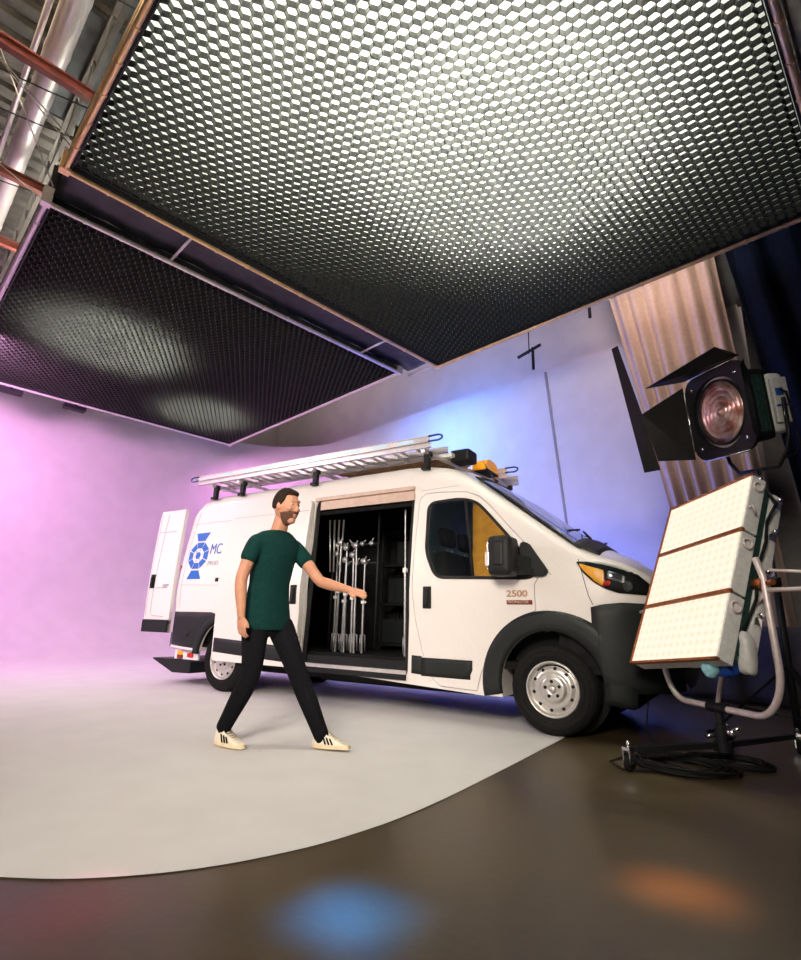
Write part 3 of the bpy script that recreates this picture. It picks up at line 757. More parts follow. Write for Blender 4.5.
def text(name, body_, size, m, parent, x, z, y=None, ext=.002, off=.003, space=1.0, off_par=0.0, bold=0.0, wide=1.0):
    cu = bpy.data.curves.new(name, 'FONT'); cu.body = body_; cu.size = size; cu.extrude = ext; cu.space_character = space; cu.offset = bold; cu.align_x = 'LEFT'; cu.align_y = 'CENTER'
    t = bpy.data.objects.new('tmp', cu); COL.objects.link(t)
    me = evaluated(t, name); bpy.data.objects.remove(t)
    for v in me.vertices:
        lx, lz, ly = v.co.x * wide, v.co.y, v.co.z
        X, Z = x + lx, z + lz
        yy = (side_y(X, Z) if y is None else y) - off - ly
        v.co = (X, yy, Z)
    return link(name, me, m, parent)
badge = surf('model_badge', fdoor, 'badge_red', rect(-.36, -.125, 1.048, 1.086), 4, 2, off=.005)
text('lettering', 'PROMASTER', .034, 'badge_silver', badge, -.350, 1.068, off=.006, space=1.0, wide=1.02)
text('lettering', '2500', .078, 'badge_bronze', badge, -.360, 1.140, off=.003, bold=.002, wide=1.25)
# --- side logo: camera shutter mark with lettering
lg = bmesh.new()
def patch_xz(bm, poly, off=.004, y=None):
    t = sum(p[0] for p in poly) / len(poly); 
    A = [bm.verts.new((x, side_y(x, z) - off, z)) for x, z in poly]; B = [bm.verts.new((x, side_y(x, z) + .001, z)) for x, z in poly]; n = len(poly)
    bm.faces.new(A); 
    for k in range(n): bm.faces.new((A[k], A[(k + 1) % n], B[(k + 1) % n], B[k]))
LX, LZ = -4.725, 1.665
for sgn in (1, -1):
    patch_xz(lg, [(LX - .145, LZ + sgn * .315), (LX + .145, LZ + sgn * .315), (LX + .075, LZ + sgn * .20), (LX - .075, LZ + sgn * .20)])
for k in range(8):
    a0 = 2 * pi * (k + .5) / 8 + .04; a1 = 2 * pi * (k + 1.5) / 8 - .04
    patch_xz(lg, [(LX + r * 1.12 * cos(a), LZ + r * sin(a)) for r, a in ((.19, a0), (.19, a1), (.105, a1), (.105, a0))])
patch_xz(lg, [(LX + .052 * cos(2 * pi * k / 6), LZ + .052 * sin(2 * pi * k / 6)) for k in range(6)])
for k in range(6):
    a = 2 * pi * k / 6
    patch_xz(lg, [(LX + r * cos(b), LZ + r * sin(b)) for r, b in ((.09, a + .1), (.09, a + .16), (.058, a + .5), (.058, a + .44))])
obj('shutter_logo', lg, 'logo_blue', VAN)
text('lettering', 'MC', .20, 'logo_blue', VAN, -4.500, 1.735, wide=.78)
text('lettering', 'PROD', .085, 'text_grey', VAN, -4.495, 1.55, space=1.05, wide=.9)
# side marker, fuel flap
surf('side_marker', VAN, 'black_plastic', rect(-4.28, -4.22, 1.31, 1.36), 2, 2, off=.01)
bm = bmesh.new(); lathe(bm, [(.001, 0), (.04, 0), (.045, .01)], 20, Matrix.Translation((-4.70, side_y(-4.7, .66) - .025, .66))); obj('parking_sensor', bm, 'black_plastic', VAN)
# --- sliding door rail cover and opening trim
bm = bmesh.new(); box(bm, -2.72, -1.39, -.012, .10, .335, .375); box(bm, -2.70, -1.40, .05, .46, .40, .505); obj('door_step', bm, 'black_plastic', VAN)
bm = bmesh.new(); box(bm, -2.70, -1.40, .012, .055, .385, .42); obj('step_plate', bm, 'aluminium', VAN)
bm = bmesh.new(); P = SLIDE; A = [(x, z) for x, z in P]; Bq = grow(P, -.045 if area(P) > 0 else .045)
va = [bm.verts.new((x, side_y(x, z) + .02, z)) for x, z in A]; vb = [bm.verts.new((x, side_y(x, z) + .035, z)) for x, z in Bq]; n = len(A)
for k in range(n): bm.faces.new((va[k], va[(k + 1) % n], vb[(k + 1) % n], vb[k]))
o = obj('opening_seal', bm, 'seam_black', VAN); solidify(o, .02)
bm = bmesh.new(); box(bm, -2.76, -1.40, .09, .12, 2.235, 2.275); obj('upper_rail', bm, 'header_tan', VAN)
bm = bmesh.new(); box(bm, -2.70, -1.41, .125, .15, 2.13, 2.26); obj('door_header', bm, 'header_tan', VAN)
# --- interior lining, floor, bulkhead
bm = bmesh.new()
box(bm, -4.97, -1.36, .10, 1.94, .50, .53); box(bm, -4.90, -2.80, .16, .19, .53, 2.10); box(bm, -4.97, -1.34, 1.80, 1.83, .53, 2.15); box(bm, -4.90, -1.34, .40, 1.64, 2.42, 2.44); prism(bm, [(.19, 2.08), (.40, 2.42), (.40, 2.44), (.17, 2.10)], 0, -4.9, -1.34); prism(bm, [(1.83, 2.12), (1.64, 2.42), (1.64, 2.44), (1.85, 2.12)], 0, -4.9, -1.34); box(bm, -4.95, -4.9, .18, 1.80, .53, 2.15)
obj('cargo_lining', bm, 'interior_black', VAN)
bm = bmesh.new(); bk = smooth_poly([(.08, .5), (.08, 1.3), (.20, 2.15), (.38, 2.46), (1.66, 2.46), (1.84, 2.15), (1.96, 1.3), (1.96, .5)], .1); prism(bm, bk, 0, -1.335, -1.325); obj('bulkhead', bm, 'bulkhead_grey', VAN); bm = bmesh.new(); prism(bm, bk, 0, -1.345, -1.336); obj('bulkhead_lining', bm, 'interior_black', VAN)
bm = bmesh.new(); box(bm, -1.30, .5, .10, 1.94, .50, .56); prism(bm, [(.05, .56), (.10, 1.15), (.02, 1.25), (.34, 1.36), (.45, 1.25), (.5, .56)], 1, .09, 1.95); obj('dashboard', bm, 'interior_black', VAN)
def seat(y, z0=.56):
    s = empty('seat', (-.75, y, z0)); s.parent = VAN
    obj('cushion', bbox(-.25, .25, -.23, .23, .28, .45, .05, seg=3), 'seat_fabric', s, 3.1)
    obj('backrest', bbox(-.07, .07, -.23, .23, 0, .62, .06, Matrix.Translation((-.27, 0, .42)) @ Matrix.Rotation(radians(-12), 4, 'Y'), 3), 'seat_fabric', s, 3.1)
    obj('headrest', bbox(-.045, .045, -.14, .14, 0, .20, .045, Matrix.Translation((-.40, 0, 1.09)) @ Matrix.Rotation(radians(-8), 4, 'Y'), 3), 'seat_fabric', s, 3.1)
    b = bmesh.new(); tube(b, [(-.39, -.06, .98), (-.40, -.06, 1.12)], .008, 8); tube(b, [(-.39, .06, .98), (-.40, .06, 1.12)], .008, 8); obj('headrest_post', b, 'chrome', s)
    obj('seat_base', bbox(-.2, .2, -.18, .18, 0, .3, .02), 'black_plastic', s)
for y in (.42, .86, 1.55): seat(y)
b = bmesh.new(); M_ = Matrix.Translation((-.02, 1.5, 1.46)) @ Matrix.Rotation(radians(65), 4, 'X'); 
pts = [(.19 * cos(2 * pi * k / 32), .19 * sin(2 * pi * k / 32), 0) for k in range(32)]
tube(b, [Matrix.Translation((-.12, 1.5, 1.30)) @ Matrix.Rotation(radians(-62), 4, 'Y') @ Vector(p) for p in pts], .014, 8, True); obj('steering_wheel', b, 'black_plastic', VAN, 3.1)
# --- wheels
def wheel(x, y, far=False):
    r = empty('wheel', (x, y, .365)); r.parent = VAN
    if far: r.rotation_euler = (0, 0, pi)
    T = .365; w = .21
    b = bmesh.new()
    lathe(b, [(.215, .02), (.235, -.005), (.275, -.018), (.315, -.012), (.342, .008), (.357, .03), (.362, .045), (T - .006, .047), (T - .006, .056), (T, .058), (T, .095), (T - .008, .097), (T - .008, .105), (T, .107), (T, .145), (T - .008, .147), (T - .008, .155), (T, .157), (T, .19), (.355, .2), (.33, .22), (.27, .23), (.22, .2)], 72, closed=True)
    ty = obj('tyre', b, 'rubber', r)
    b = bmesh.new()
    for rr in (.262, .305):
        tube(b, [(rr * cos(2 * pi * k / 60), -.017, rr * sin(2 * pi * k / 60)) for k in range(60)], .0035, 6, True)
    obj('sidewall_ridge', b, 'rubber', ty)
    b = bmesh.new()
    lathe(b, [(.226, .012), (.222, -.004), (.212, -.006), (.206, .006), (.200, .03), (.196, .045), (.188, .050), (.178, .038), (.150, .022), (.135, .020), (.122, .024), (.112, .020), (.105, .006), (.08, .002), (.05, .004), (.034, .004), (.030, .012), (.001, .012), (.001, .09), (.19, .12), (.226, .10)], 64, closed=True)
    rim = obj('rim', b, 'steel_rim', r)
    b = bmesh.new()
    for k in range(10):
        a = 2 * pi * (k + .3) / 10; lathe(b, [(.0135, .001), (.0135, .006)], 14, Matrix.Translation((.165 * cos(a), .027, .165 * sin(a))))
        lathe(b, [(.001, -.0015), (.0138, -.0015), (.0138, .008)], 14, Matrix.Translation((.165 * cos(a), .0255, .165 * sin(a))) @ Matrix.Rotation(0, 4, 'Z'))
    obj('vent_hole', b, 'seam_black', rim)['kind'] = 'stuff'
    for k in range(5):
        a = 2 * pi * (k + .25) / 5 + .1; b = bmesh.new(); lathe(b, [(.001, -.004), (.0135, -.004), (.016, .006)], 6, Matrix.Translation((.062 * cos(a), .0, .062 * sin(a)))); obj('lug_bolt', b, 'seam_black', rim)
    b = bmesh.new(); lathe(b, [(.001, -.004), (.026, -.004), (.03, .008)], 28); obj('centre_cap', b, 'steel_rim', rim)
    return r
for x in (0, -4.035):
    wheel(x, .055); wheel(x, 2 * YC - .055, True)
for x in (0, -4.035):
    for a, b_ in ((.30, .37), (1.67, 1.74)):
        bm = bmesh.new(); lathe(bm, [(.001, 0), (.434, 0), (.434, .02)], 40, Matrix.Translation((x, a if a < 1 else b_, .40))); obj('wheel_well', bm, 'seam_black', VAN)
bm = bmesh.new(); box(bm, -4.6, .6, .40, 1.64, .24, .30); box(bm, -3.0, -1.0, .7, 1.3, .18, .25); tube(bm, [(-4.035, .2, .36), (-4.035, 1.84, .36)], .06, 12); tube(bm, [(0, .2, .36), (0, 1.84, .36)], .05, 12); obj('underbody', bm, 'seam_black', VAN)
# --- rear doors (near one folded open), rear lamps, tail step
rd = empty('rear_door', (-5.09, -.02, 0), 0); rd.parent = VAN; rd.rotation_euler = (0, 0, radians(2))
def rearp(s): return -.60 * s
b = bmesh.new(); rows = []
for i in range(9):
    t = i / 8; x = -.52 * t; col = []
    for k in range(17):
        z = .66 + (2.33 - .66) * k / 16; top = .02 * (t > .9); yy = .05 * (max(0, z - 1.2) / 1.1) ** 1.5
        col.append((x + .02 * (z > 2.25) * t, yy, z))
    rows.append(col)
A = [[b.verts.new(p) for p in c] for c in rows]; B = [[b.verts.new((p[0], p[1] + .05, p[2])) for p in c] for c in rows]
for i in range(8):
    for k in range(16): b.faces.new((A[i][k], A[i + 1][k], A[i + 1][k + 1], A[i][k + 1])); b.faces.new((B[i][k], B[i][k + 1], B[i + 1][k + 1], B[i + 1][k]))
for i in range(8):
    for k in (0, 16): b.faces.new((A[i][k], A[i + 1][k], B[i + 1][k], B[i][k]))
for k in range(16):
    for i in (0, 8): b.faces.new((A[i][k], A[i][k + 1], B[i][k + 1], B[i][k]))
obj('panel', b, 'van_paint', rd, radians(40))
b = bbox(-.525, .0, -.018, .052, .655, .82, .01); obj('lower_trim', b, 'dark_trim', rd)
def rline(pts, r=.004):
    b = bmesh.new(); tube(b, [(x, .05 * (max(0, z - 1.2) / 1.1) ** 1.5 - .001, z) for x, z in pts], r, 6); obj('pressing_line', b, 'rust_steel' if False else 'text_grey', rd)
rline([(-.12, .86), (-.36, .87), (-.40, .9), (-.40, 1.2), (-.38, 1.6), (-.36, 2.0), (-.34, 2.28)]); rline([(-.495, .86), (-.495, 1.3), (-.49, 1.8), (-.48, 2.28)]); rline([(-.12, 2.02), (-.49, 2.02)]); rline([(-.12, 1.24), (-.36, 1.24)])
pull_handle(rd, -.435, 1.33, .05, .075, y=0.0)
b = bmesh.new()
tx = text('lettering', '159"', .07, 'text_grey', rd, -.22, 1.26, y=0.0, off=.004, bold=.002)
bm = bmesh.new(); A = [(side_y(-5.06, z, True), z) for z in (.66, 1.2, 1.8, 2.28)]
box(bm, -5.115, -5.075, 1.03, 1.90, .66, 2.28); obj('rear_door', bm, 'van_paint', VAN)
for far in (False, True):
    y = .02 if not far else 2.02
    y = .10 if not far else 1.94; bm = bbox(-5.10, -5.06, y - .035, y + .035, 1.0, 1.55, .01); obj('rear_lamp', bm, 'red_lens', VAN)
tl = empty('tail_step', (-5.0, .15, .3)); tl.parent = VAN
bm = bmesh.new(); prism(bm, [(0, .0), (0, -.14), (-.35, -.15), (-.80, .0), (-.80, .015), (-.3, .02)], 1, 0, 1.7, Matrix.Translation((.25, .0, 0))); obj('step_plate', bm, 'dark_trim', tl)
bm = bmesh.new(); box(bm, -.05, .42, -.03, 0, .03, .14); lp = obj('lamp_plate', bm, 'fixture_grey', tl)
obj('amber_lamp', bbox(.02, .11, -.05, -.02, .085, .13, .006), 'amber', lp); obj('dark_lamp', bbox(.02, .12, -.05, -.02, .035, .085, .006), 'badge_red', lp); obj('red_lamp', bbox(.22, .33, -.05, -.02, .06, .11, .006), 'red_lens', lp)
# --- roof aerial, roof rack
bm = bmesh.new(); lathe(bm, [(.001, 0), (.02, 0), (.02, .02), (.006, .03)], 12, Matrix.Translation((-.62, .95, 0)) @ Matrix.Rotation(pi / 2, 4, 'X'))
for v in bm.verts: v.co.z += 0
bm.free(); bm = bmesh.new(); tube(bm, [(-.80, .95, ztop(-.8) + crown(-.8, .95) + .02), (-.84, .95, ztop(-.8) + crown(-.8, .95) + .06), (-.98, .95, ztop(-.8) + crown(-.8, .95) + .30)], [.02, .008, .003], 8); obj('aerial', bm, 'black_plastic', VAN)
rack = empty('roof_rack', (-2.9, YC, 2.56)); rack.parent = VAN
for x0, x1 in ((-1.28, -1.02), (-2.84, -2.84), (-4.12, -4.12), (-4.66, -4.66)):
    bm = bmesh.new(); bar(bm, (x0 + 2.9, .06 - YC, .075), (x1 + 2.9, 1.98 - YC, .075), .05, .03); cb = obj('crossbar', bm, 'aluminium', rack)
    for y, x in ((.16, x0), (1.88, x1)):
        bm = bmesh.new(); box(bm, x + 2.9 - .03, x + 2.9 + .03, y - YC - .025, y - YC + .025, -.10, .06); box(bm, x + 2.9 - .055, x + 2.9 + .015, y - YC - .04, y - YC + .025, -.105, -.07); box(bm, x + 2.9 - .015, x + 2.9 + .055, y - YC - .035, y - YC + .02, .03, .085)
        obj('foot', bm, 'black_plastic', cb)
bm = bmesh.new()
for k in range(4): box(bm, 1.60 + .02, 1.80, -.62 + .42 * k, -.56 + .42 * k, .09, .13)
obj('bar_clamp', bm, 'fixture_grey', rack)
bm = bbox(1.72, 1.95, -.52, -.28, .06, .20, .03); obj('mount_box', bm, 'black_plastic', rack)
# ladders on the rack
def ladder(yn, label, hooks=True):
    L_ = empty('extension_ladder', (-4.9, yn, 2.655), 0, label, 'ladder', 'ladders on the roof rack')
    Ln = 3.73
    for lev, (z0, z1) in enumerate(((0, .05), (.058, .125))):
        for y in (0, .40):
            b = bmesh.new(); y_ = y + (.012 if lev == 0 else 0)
            box(b, 0, Ln, y_, y_ + .006, z0, z1); box(b, 0, Ln, y_ - .012, y_ + .018, z0, z0 + .006); box(b, 0, Ln, y_ - .012, y_ + .018, z1 - .006, z1)
            obj('rail', b, 'aluminium', L_)
        for k in range(12):
            b = bmesh.new(); x = .16 + k * .305; tube(b, [(x, .01, (z0 + z1) / 2), (x, .40, (z0 + z1) / 2)], .016, 10); bar(b, (x, .01, z0 + .03), (x, .40, z0 + .03), .034, .006); obj('rung', b, 'aluminium', L_)
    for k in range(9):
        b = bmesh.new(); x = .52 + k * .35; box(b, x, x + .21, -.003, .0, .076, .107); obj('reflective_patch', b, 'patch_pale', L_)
    for s, x0 in ((1, Ln), (-1, 0)):
        b = bmesh.new(); tube(b, [(x0 - s * .02, -.004, .064), (x0 + s * .10, -.004, .062), (x0 + s * .135, -.004, .075), (x0 + s * .145, -.004, .092), (x0 + s * .135, -.004, .11), (x0 + s * .10, -.004, .122), (x0 - s * .02, -.004, .12)], .011, 10); obj('end_hook', b, 'hook_blue', L_, 3.1)
    return L_
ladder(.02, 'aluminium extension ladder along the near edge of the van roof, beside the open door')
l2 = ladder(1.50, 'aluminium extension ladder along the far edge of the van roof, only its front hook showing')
bpy.context.view_layer.update()
l2.location = (-4.62, 1.50, 2.655)
for k, (x0, x1, y0, z) in enumerate(((-2.7, -1.15, .48, 0), (-2.5, -1.2, .72, 0), (-2.85, -1.35, .50, .045))):
    b = bbox(0, x1 - x0, 0, .2, 0, .04, .004); o = obj('timber_board', b, 'wood'); o.location = (x0, y0, 2.652 + z)
    tag(o, ['tan timber board lying under the near roof ladder, lowest', 'tan timber board in the middle of the roof rack', 'tan timber board laid on top of another near the roof ladder'][k], 'board', 'boards on the roof rack')
b = bmesh.new(); prism(b, smooth_poly([(-.20, 0), (.20, 0), (.17, .11), (.09, .145), (-.09, .145), (-.17, .11)], .03), 0, -.09, .09)
bmesh.ops.bevel(b, geom=b.edges[:], offset=.01, segments=2, affect='EDGES')
bc = empty('amber_beacon', (-1.06, 1.22, 2.655), 0, 'amber warning beacon on the front bar of the roof rack', 'beacon')
obj('lens', b, 'amber', bc, radians(50)); obj('beacon_base', bbox(-.10, .10, -.18, .18, -.012, .012, .004), 'black_plastic', bc)
# cab: orange sheet added in place of a reflection on the front quarter window
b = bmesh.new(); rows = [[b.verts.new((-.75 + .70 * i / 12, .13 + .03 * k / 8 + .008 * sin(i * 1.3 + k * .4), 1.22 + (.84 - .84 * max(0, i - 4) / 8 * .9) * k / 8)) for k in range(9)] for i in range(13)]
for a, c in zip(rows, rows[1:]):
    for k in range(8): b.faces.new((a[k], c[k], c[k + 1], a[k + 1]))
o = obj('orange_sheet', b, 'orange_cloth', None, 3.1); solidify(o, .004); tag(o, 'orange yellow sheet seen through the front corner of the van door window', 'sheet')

# ------------------------------------------------------------------ gear inside the van
def stand(x, y, h, lean, label, kind=0, m='stand_metal'):
    r = empty('light_stand', (x, y, .532), 0, label, 'light stand', 'light stands inside the van'); r.rotation_euler = (lean * .4, lean, random.uniform(0, 6) * 0)
    b = bmesh.new(); tube(b, [(0, 0, .0), (0, 0, h * .55)], .014, 10); obj('lower_column', b, m, r, radians(50))
    b = bmesh.new(); tube(b, [(0, 0, h * .5), (0, 0, h)], .009, 10); obj('riser', b, m, r, radians(50))
    b = bmesh.new(); box(b, -.02, .02, -.02, .02, h * .53, h * .56); tube(b, [(.0, 0, h * .545), (.05, -.02, h * .545)], .007, 8); obj('collar', b, 'fixture_grey', r)
    for k in range(3):
        b = bmesh.new(); a = 2 * pi * k / 3 + .5; tube(b, [(0, 0, .20), (.03 * cos(a), .03 * sin(a), .19), (.035 * cos(a), .035 * sin(a), .02)], .008, 8); obj('leg', b, m, r)
    if kind:
        b = bmesh.new(); lathe(b, [(.001, -.02), (.034, -.02), (.034, .02)], 16, Matrix.Translation((0, -.02, h))); tube(b, [(0, -.02, h), (.05, -.05, h + .05)], .007, 8); obj('grip_head', b, m, r)
    return r
xs = [(-2.56, .34, 1.10), (-2.50, .30, 1.22), (-2.44, .34, 1.02), (-2.38, .30, 1.16), (-2.31, .34, 1.08), (-2.25, .31, 1.18), (-2.18, .36, 1.0), (-1.60, .32, 1.62), (-1.53, .38, 1.20)]
words = ['first chrome light stand from the rear edge of the open side door', 'second chrome light stand from the rear edge of the open side door', 'third chrome light stand from the rear edge of the open side door', 'fourth chrome light stand from the rear edge of the open side door', 'fifth chrome light stand from the rear edge of the open side door', 'sixth chrome light stand from the rear edge of the open side door', 'seventh chrome light stand from the rear edge of the open side door', 'tallest chrome light stand, by the front edge of the open side door', 'shorter chrome light stand beside the tallest one by the front door post']
for (x, y, h), w in zip(xs, words): stand(x, y, h, random.uniform(-.04, .03), w, 1)
# clamps and grip arms clipped to a rail
rl = empty('grip_rail', (-2.4, .42, 1.52), 0, 'black shelf rail inside the van hung with chrome grip heads', 'rail')
b = bmesh.new(); tube(b, [(-.3, 0, 0), (.35, 0, 0)], .014, 8); tube(b, [(-.3, 0, -.95), (-.3, 0, .75)], .014, 8); tube(b, [(.35, 0, -.95), (.35, 0, .75)], .014, 8); tube(b, [(-.3, 0, .22), (.35, 0, .22)], .012, 8); obj('rail_frame', b, 'black_plastic', rl)
for k in range(9):
    x = -.24 + .065 * k; z = (0 if k % 2 else .22); c = empty('grip_clamp', (-2.4 + x, .38, 1.52 + z), 0, 'small chrome grip clamp on the %s rail inside the van, %s from its rear end' % ('lower' if k % 2 else 'upper', ['first', 'first', 'second', 'second', 'third', 'third', 'fourth', 'fourth', 'fifth'][k]), 'clamp', 'grip clamps inside the van')
    b = bmesh.new(); lathe(b, [(.001, -.018), (.026, -.018), (.026, .018)], 14); obj('clamp_disc', b, 'stand_metal', c)
    b = bmesh.new(); a = random.uniform(.2, 2.6); tube(b, [(0, -.01, 0), (.07 * cos(a), -.02, .07 * sin(a))], .007, 8); obj('tee_handle', b, 'stand_metal', c)
# folded tripod legs hanging at the rear post
for k in range(4):
    x = -2.64 + .035 * k; b = bmesh.new(); tube(b, [(0, 0, 0), (-.05 + .02 * k, 0, .62)], .011, 8); o = obj('support_pole', b, 'stand_metal'); o.location = (x, .30 + .02 * k, 1.42); tag(o, ['first', 'second', 'third', 'fourth'][k] + ' of the slanting poles by the rear edge of the open side door', 'pole', 'slanting poles inside the van')
for k, x in enumerate((-1.66, -1.56, -1.48)):
    b = bmesh.new(); tube(b, [(0, 0, 0), (.0, 0, .9)], .016, 8); o = obj('teal_tube', b, 'teal_glow'); o.location = (x, .5, .55 + .05 * k); tag(o, ['teal green tube standing in the van, left-most of three'.replace('left-most of three', 'nearest the chrome stands'), 'middle teal green tube standing by the front post inside the van', 'teal green tube closest to the bulkhead inside the van'][k], 'tube', 'teal tubes inside the van')
sh = empty('cargo_shelf', (-2.0, 1.55, .532), 0, 'tall dark cargo shelving across the far side of the van interior', 'shelf')
for z in (.05, .55, 1.05, 1.5):
    b = bmesh.new(); box(b, -.62, .62, -.22, .24, z, z + .025); obj('shelf_board', b, 'black_plastic', sh)
for x in (-.62, .60):
    for y in (-.22, .22): b = bmesh.new(); box(b, x, x + .03, y, y + .03, 0, 1.75); obj('upright', b, 'black_plastic', sh)
for k, (x, z, w, h) in enumerate(((-2.4, .61, .45, .3), (-1.8, .61, .5, .35), (-2.35, 1.11, .35, .32), (-1.75, 1.11, .6, .25), (-2.1, 1.61, .6, .3))):
    o = obj('equipment_case', bbox(-w / 2, w / 2, -.18, .18, 0, h, .015), 'dark_trim'); o.location = (x, 1.55, z + .001)
    tag(o, ['dark case on the lowest van shelf toward the rear', 'dark case on the lowest van shelf toward the cab', 'small dark case on the middle van shelf toward the rear', 'wide dark case on the middle van shelf toward the cab', 'long dark case on the top shelf in the van'][k], 'case', 'cases on the van shelf')

# ================================================================== LED panel on its stand
def nframe(yaw, tilt, roll, c):
    n = Vector((cos(yaw) * cos(tilt), sin(yaw) * cos(tilt), sin(tilt))); r = Vector((-sin(yaw), cos(yaw), 0)); u = n.cross(r)
    r2 = r * cos(roll) + u * sin(roll); u2 = -r * sin(roll) + u * cos(roll); y = u2.cross(r2)
    return Matrix(((r2.x, y.x, u2.x, c[0]), (r2.y, y.y, u2.y, c[1]), (r2.z, y.z, u2.z, c[2]), (0, 0, 0, 1)))
BASE = Vector((1.20, -.20, 0))
LEDM = nframe(-2.425, .439, .113, (1.134, -.337, 1.269))
PANEL = empty('led_panel', BASE, 0, 'glowing warm white panel light of three stacked tiles in a white tube yoke', 'studio light')
bpy.context.view_layer.update()
LM = Matrix.Translation(-BASE) @ LEDM
def lpart(name, bm, m, parent=PANEL, smooth=None):
    # geometry in panel axes; the object carries the panel's rotation so that textures follow it
    o = obj(name, bm, m, parent, smooth)
    if parent is PANEL: o.matrix_local = LM
    return o
PW, PH = .826, 1.34; th = PH / 3
for k in range(3):
    z0 = -PH / 2 + k * th
    t = lpart('tile_housing', bbox(-PW / 2, PW / 2, .0, .105, z0 + .008, z0 + th - .008, .006), 'fixture_grey')
    b = bmesh.new(); box(b, -PW / 2 + .012, PW / 2 - .012, -.006, .0, z0 + .018, z0 + th - .018); obj('light_face', b, 'led_face', t)
    b = bmesh.new()
    for s in (z0 + .006, z0 + th - .006): box(b, -PW / 2 - .006, PW / 2 + .004, -.012, .012, s - .008, s + .008)
    box(b, -PW / 2 - .008, -PW / 2 + .008, -.012, .02, z0, z0 + th); obj('copper_edge', b, 'copper_trim', t)
    b = bmesh.new(); tube(b, [(PW / 2 + .015, .045 + .032 * cos(a), z0 + th - .09 + .032 * sin(a)) for a in [2 * pi * i / 24 for i in range(24)]], .007, 8, True); obj('pull_ring', b, 'yoke_white', t)
b = bmesh.new()
for k in range(18): box(b, -PW / 2 + .05 + .042 * k, -PW / 2 + .075 + .042 * k, .105, .175, -PH / 2 + .1, PH / 2 - .06)
box(b, -PW / 2 + .04, PW / 2 - .02, .105, .14, -PH / 2 + .04, PH / 2 - .03); lpart('heat_sink', b, 'fixture_green')
lpart('ballast', bbox(PW / 2 - .22, PW / 2 - .02, .18, .27, -.52, .62, .02), 'fixture_grey', smooth=radians(40))
lpart('back_spine', bbox(-.10, .08, .175, .235, -.6, .6, .01), 'fixture_grey')
b = bmesh.new()
for z in (.5, .25, -.05, -.35): box(b, PW / 2 - .02, PW / 2 + .004, .20, .24, z, z + .05); tube(b, [(PW / 2 - .01, .22, z + .07), (PW / 2 + .02, .22, z + .075)], .014, 10)
lpart('connector', b, 'chrome')
b = bmesh.new(); tube(b, [(PW / 2 - .01, .13, .60), (PW / 2 + .05, .16, .50), (PW / 2 + .01, .15, .36), (PW / 2 + .03, .15, .2), (PW / 2 - .0, .15, .0), (PW / 2 + .02, .16, -.2), (PW / 2 - .02, .15, -.42)], .010, 8); lpart('power_lead', b, 'cable', smooth=3.1)
b = bmesh.new(); tube(b, [(PW / 2, .02, .40), (PW / 2 + .05, .0, .395), (PW / 2 + .03, .05, .36)], .008, 8); tube(b, [(-PW / 2 - .00, .03, -.22), (-PW / 2 - .09, .02, -.24), (-PW / 2 - .03, .05, -.19)], .009, 8); lpart('latch', b, 'yoke_white')
# yoke, in world axes about BASE
RX = Vector((.656, -.755, 0)).normalized()
HH = .545
def yk(h, z): return RX * h + Vector((0, 0, z))
pv = 1.20
pts = [yk(-HH, 1.18), yk(-HH, .66)] + [yk(-HH + .22 * (1 - cos(a)), .66 - .29 * sin(a)) for a in [pi / 2 * k / 8 for k in range(1, 9)]]
pts += [yk(-.12, .37), yk(.12, .37)] + [yk(HH - .22 + .22 * sin(a), .66 - .29 * cos(a)) for a in [pi / 2 * k / 8 for k in range(0, 9)]] + [yk(HH - .02, pv), yk(HH - .06, pv + .12)]
b = bmesh.new(); tube(b, pts, .021, 16); obj('yoke', b, 'yoke_white', PANEL, radians(60))
b = bmesh.new()
tube(b, [yk(HH - .02, 1.16), yk(HH - .10, 1.16)], .035, 20); tube(b, [yk(HH + .01, 1.16), yk(HH + .05, 1.165)], .018, 12); tube(b, [yk(-HH, 1.16), yk(-HH + .1, 1.16)], .04, 20)
obj('pivot_lock', b, 'copper_trim', PANEL)
b = bmesh.new(); P0 = yk(HH - .0, 1.12)
tube(b, [P0, P0 + Vector((.16, -.06, .00)), P0 + Vector((.34, -.10, .05))], .014, 10); tube(b, [P0 + Vector((.02, 0, .12)), P0 + Vector((.20, -.05, .10)), P0 + Vector((.36, -.08, .03))], .010, 10); tube(b, [P0, P0 + Vector((-.08, .04, -.10))], .012, 8)
obj('tilt_handle', b, 'yoke_white', PANEL, 3.1)
b = bmesh.new(); tube(b, [yk(-.085, .37), yk(.085, .37)], .036, 20); tube(b, [(0, 0, .36), (0, 0, .27)], .026, 16); obj('yoke_socket', b, 'black_plastic', PANEL, radians(50))
b = bmesh.new(); tube(b, [Vector((.0, 0, .40)), Vector((.13, .06, .95))], .016, 10); obj('brace_rod', b, 'yoke_white', PANEL)
bagc = LM @ Vector((PW / 2 - .14, .17, -.60))
def sack(c, sx, sy, sz, seed, rz=0):
    rnd = random.Random(seed); b = bmesh.new(); bmesh.ops.create_icosphere(b, subdivisions=3, radius=1)
    for v in b.verts:
        d = 1 + .10 * sin(v.co.x * 5 + seed) * sin(v.co.z * 6 + seed * 2) + rnd.uniform(-.02, .02); p = v.co * d
        k = lambda q: math.copysign(abs(q) ** .7, q); v.co = Vector((k(p.x) * sx, k(p.y) * sy, k(p.z) * sz))
    bmesh.ops.transform(b, matrix=Matrix.Translation(c) @ Matrix.Rotation(rz, 4, 'Z'), verts=b.verts[:]); return b
o = obj('cable_pouch', sack(bagc, .075, .06, .09, 3, -.8), 'silk_bag_blue', PANEL, 3.1)
obj('pouch_flap', sack(bagc + Vector((-.085, -.03, .01)), .045, .05, .10, 5, -.8), 'bag_cyan', o, 3.1)
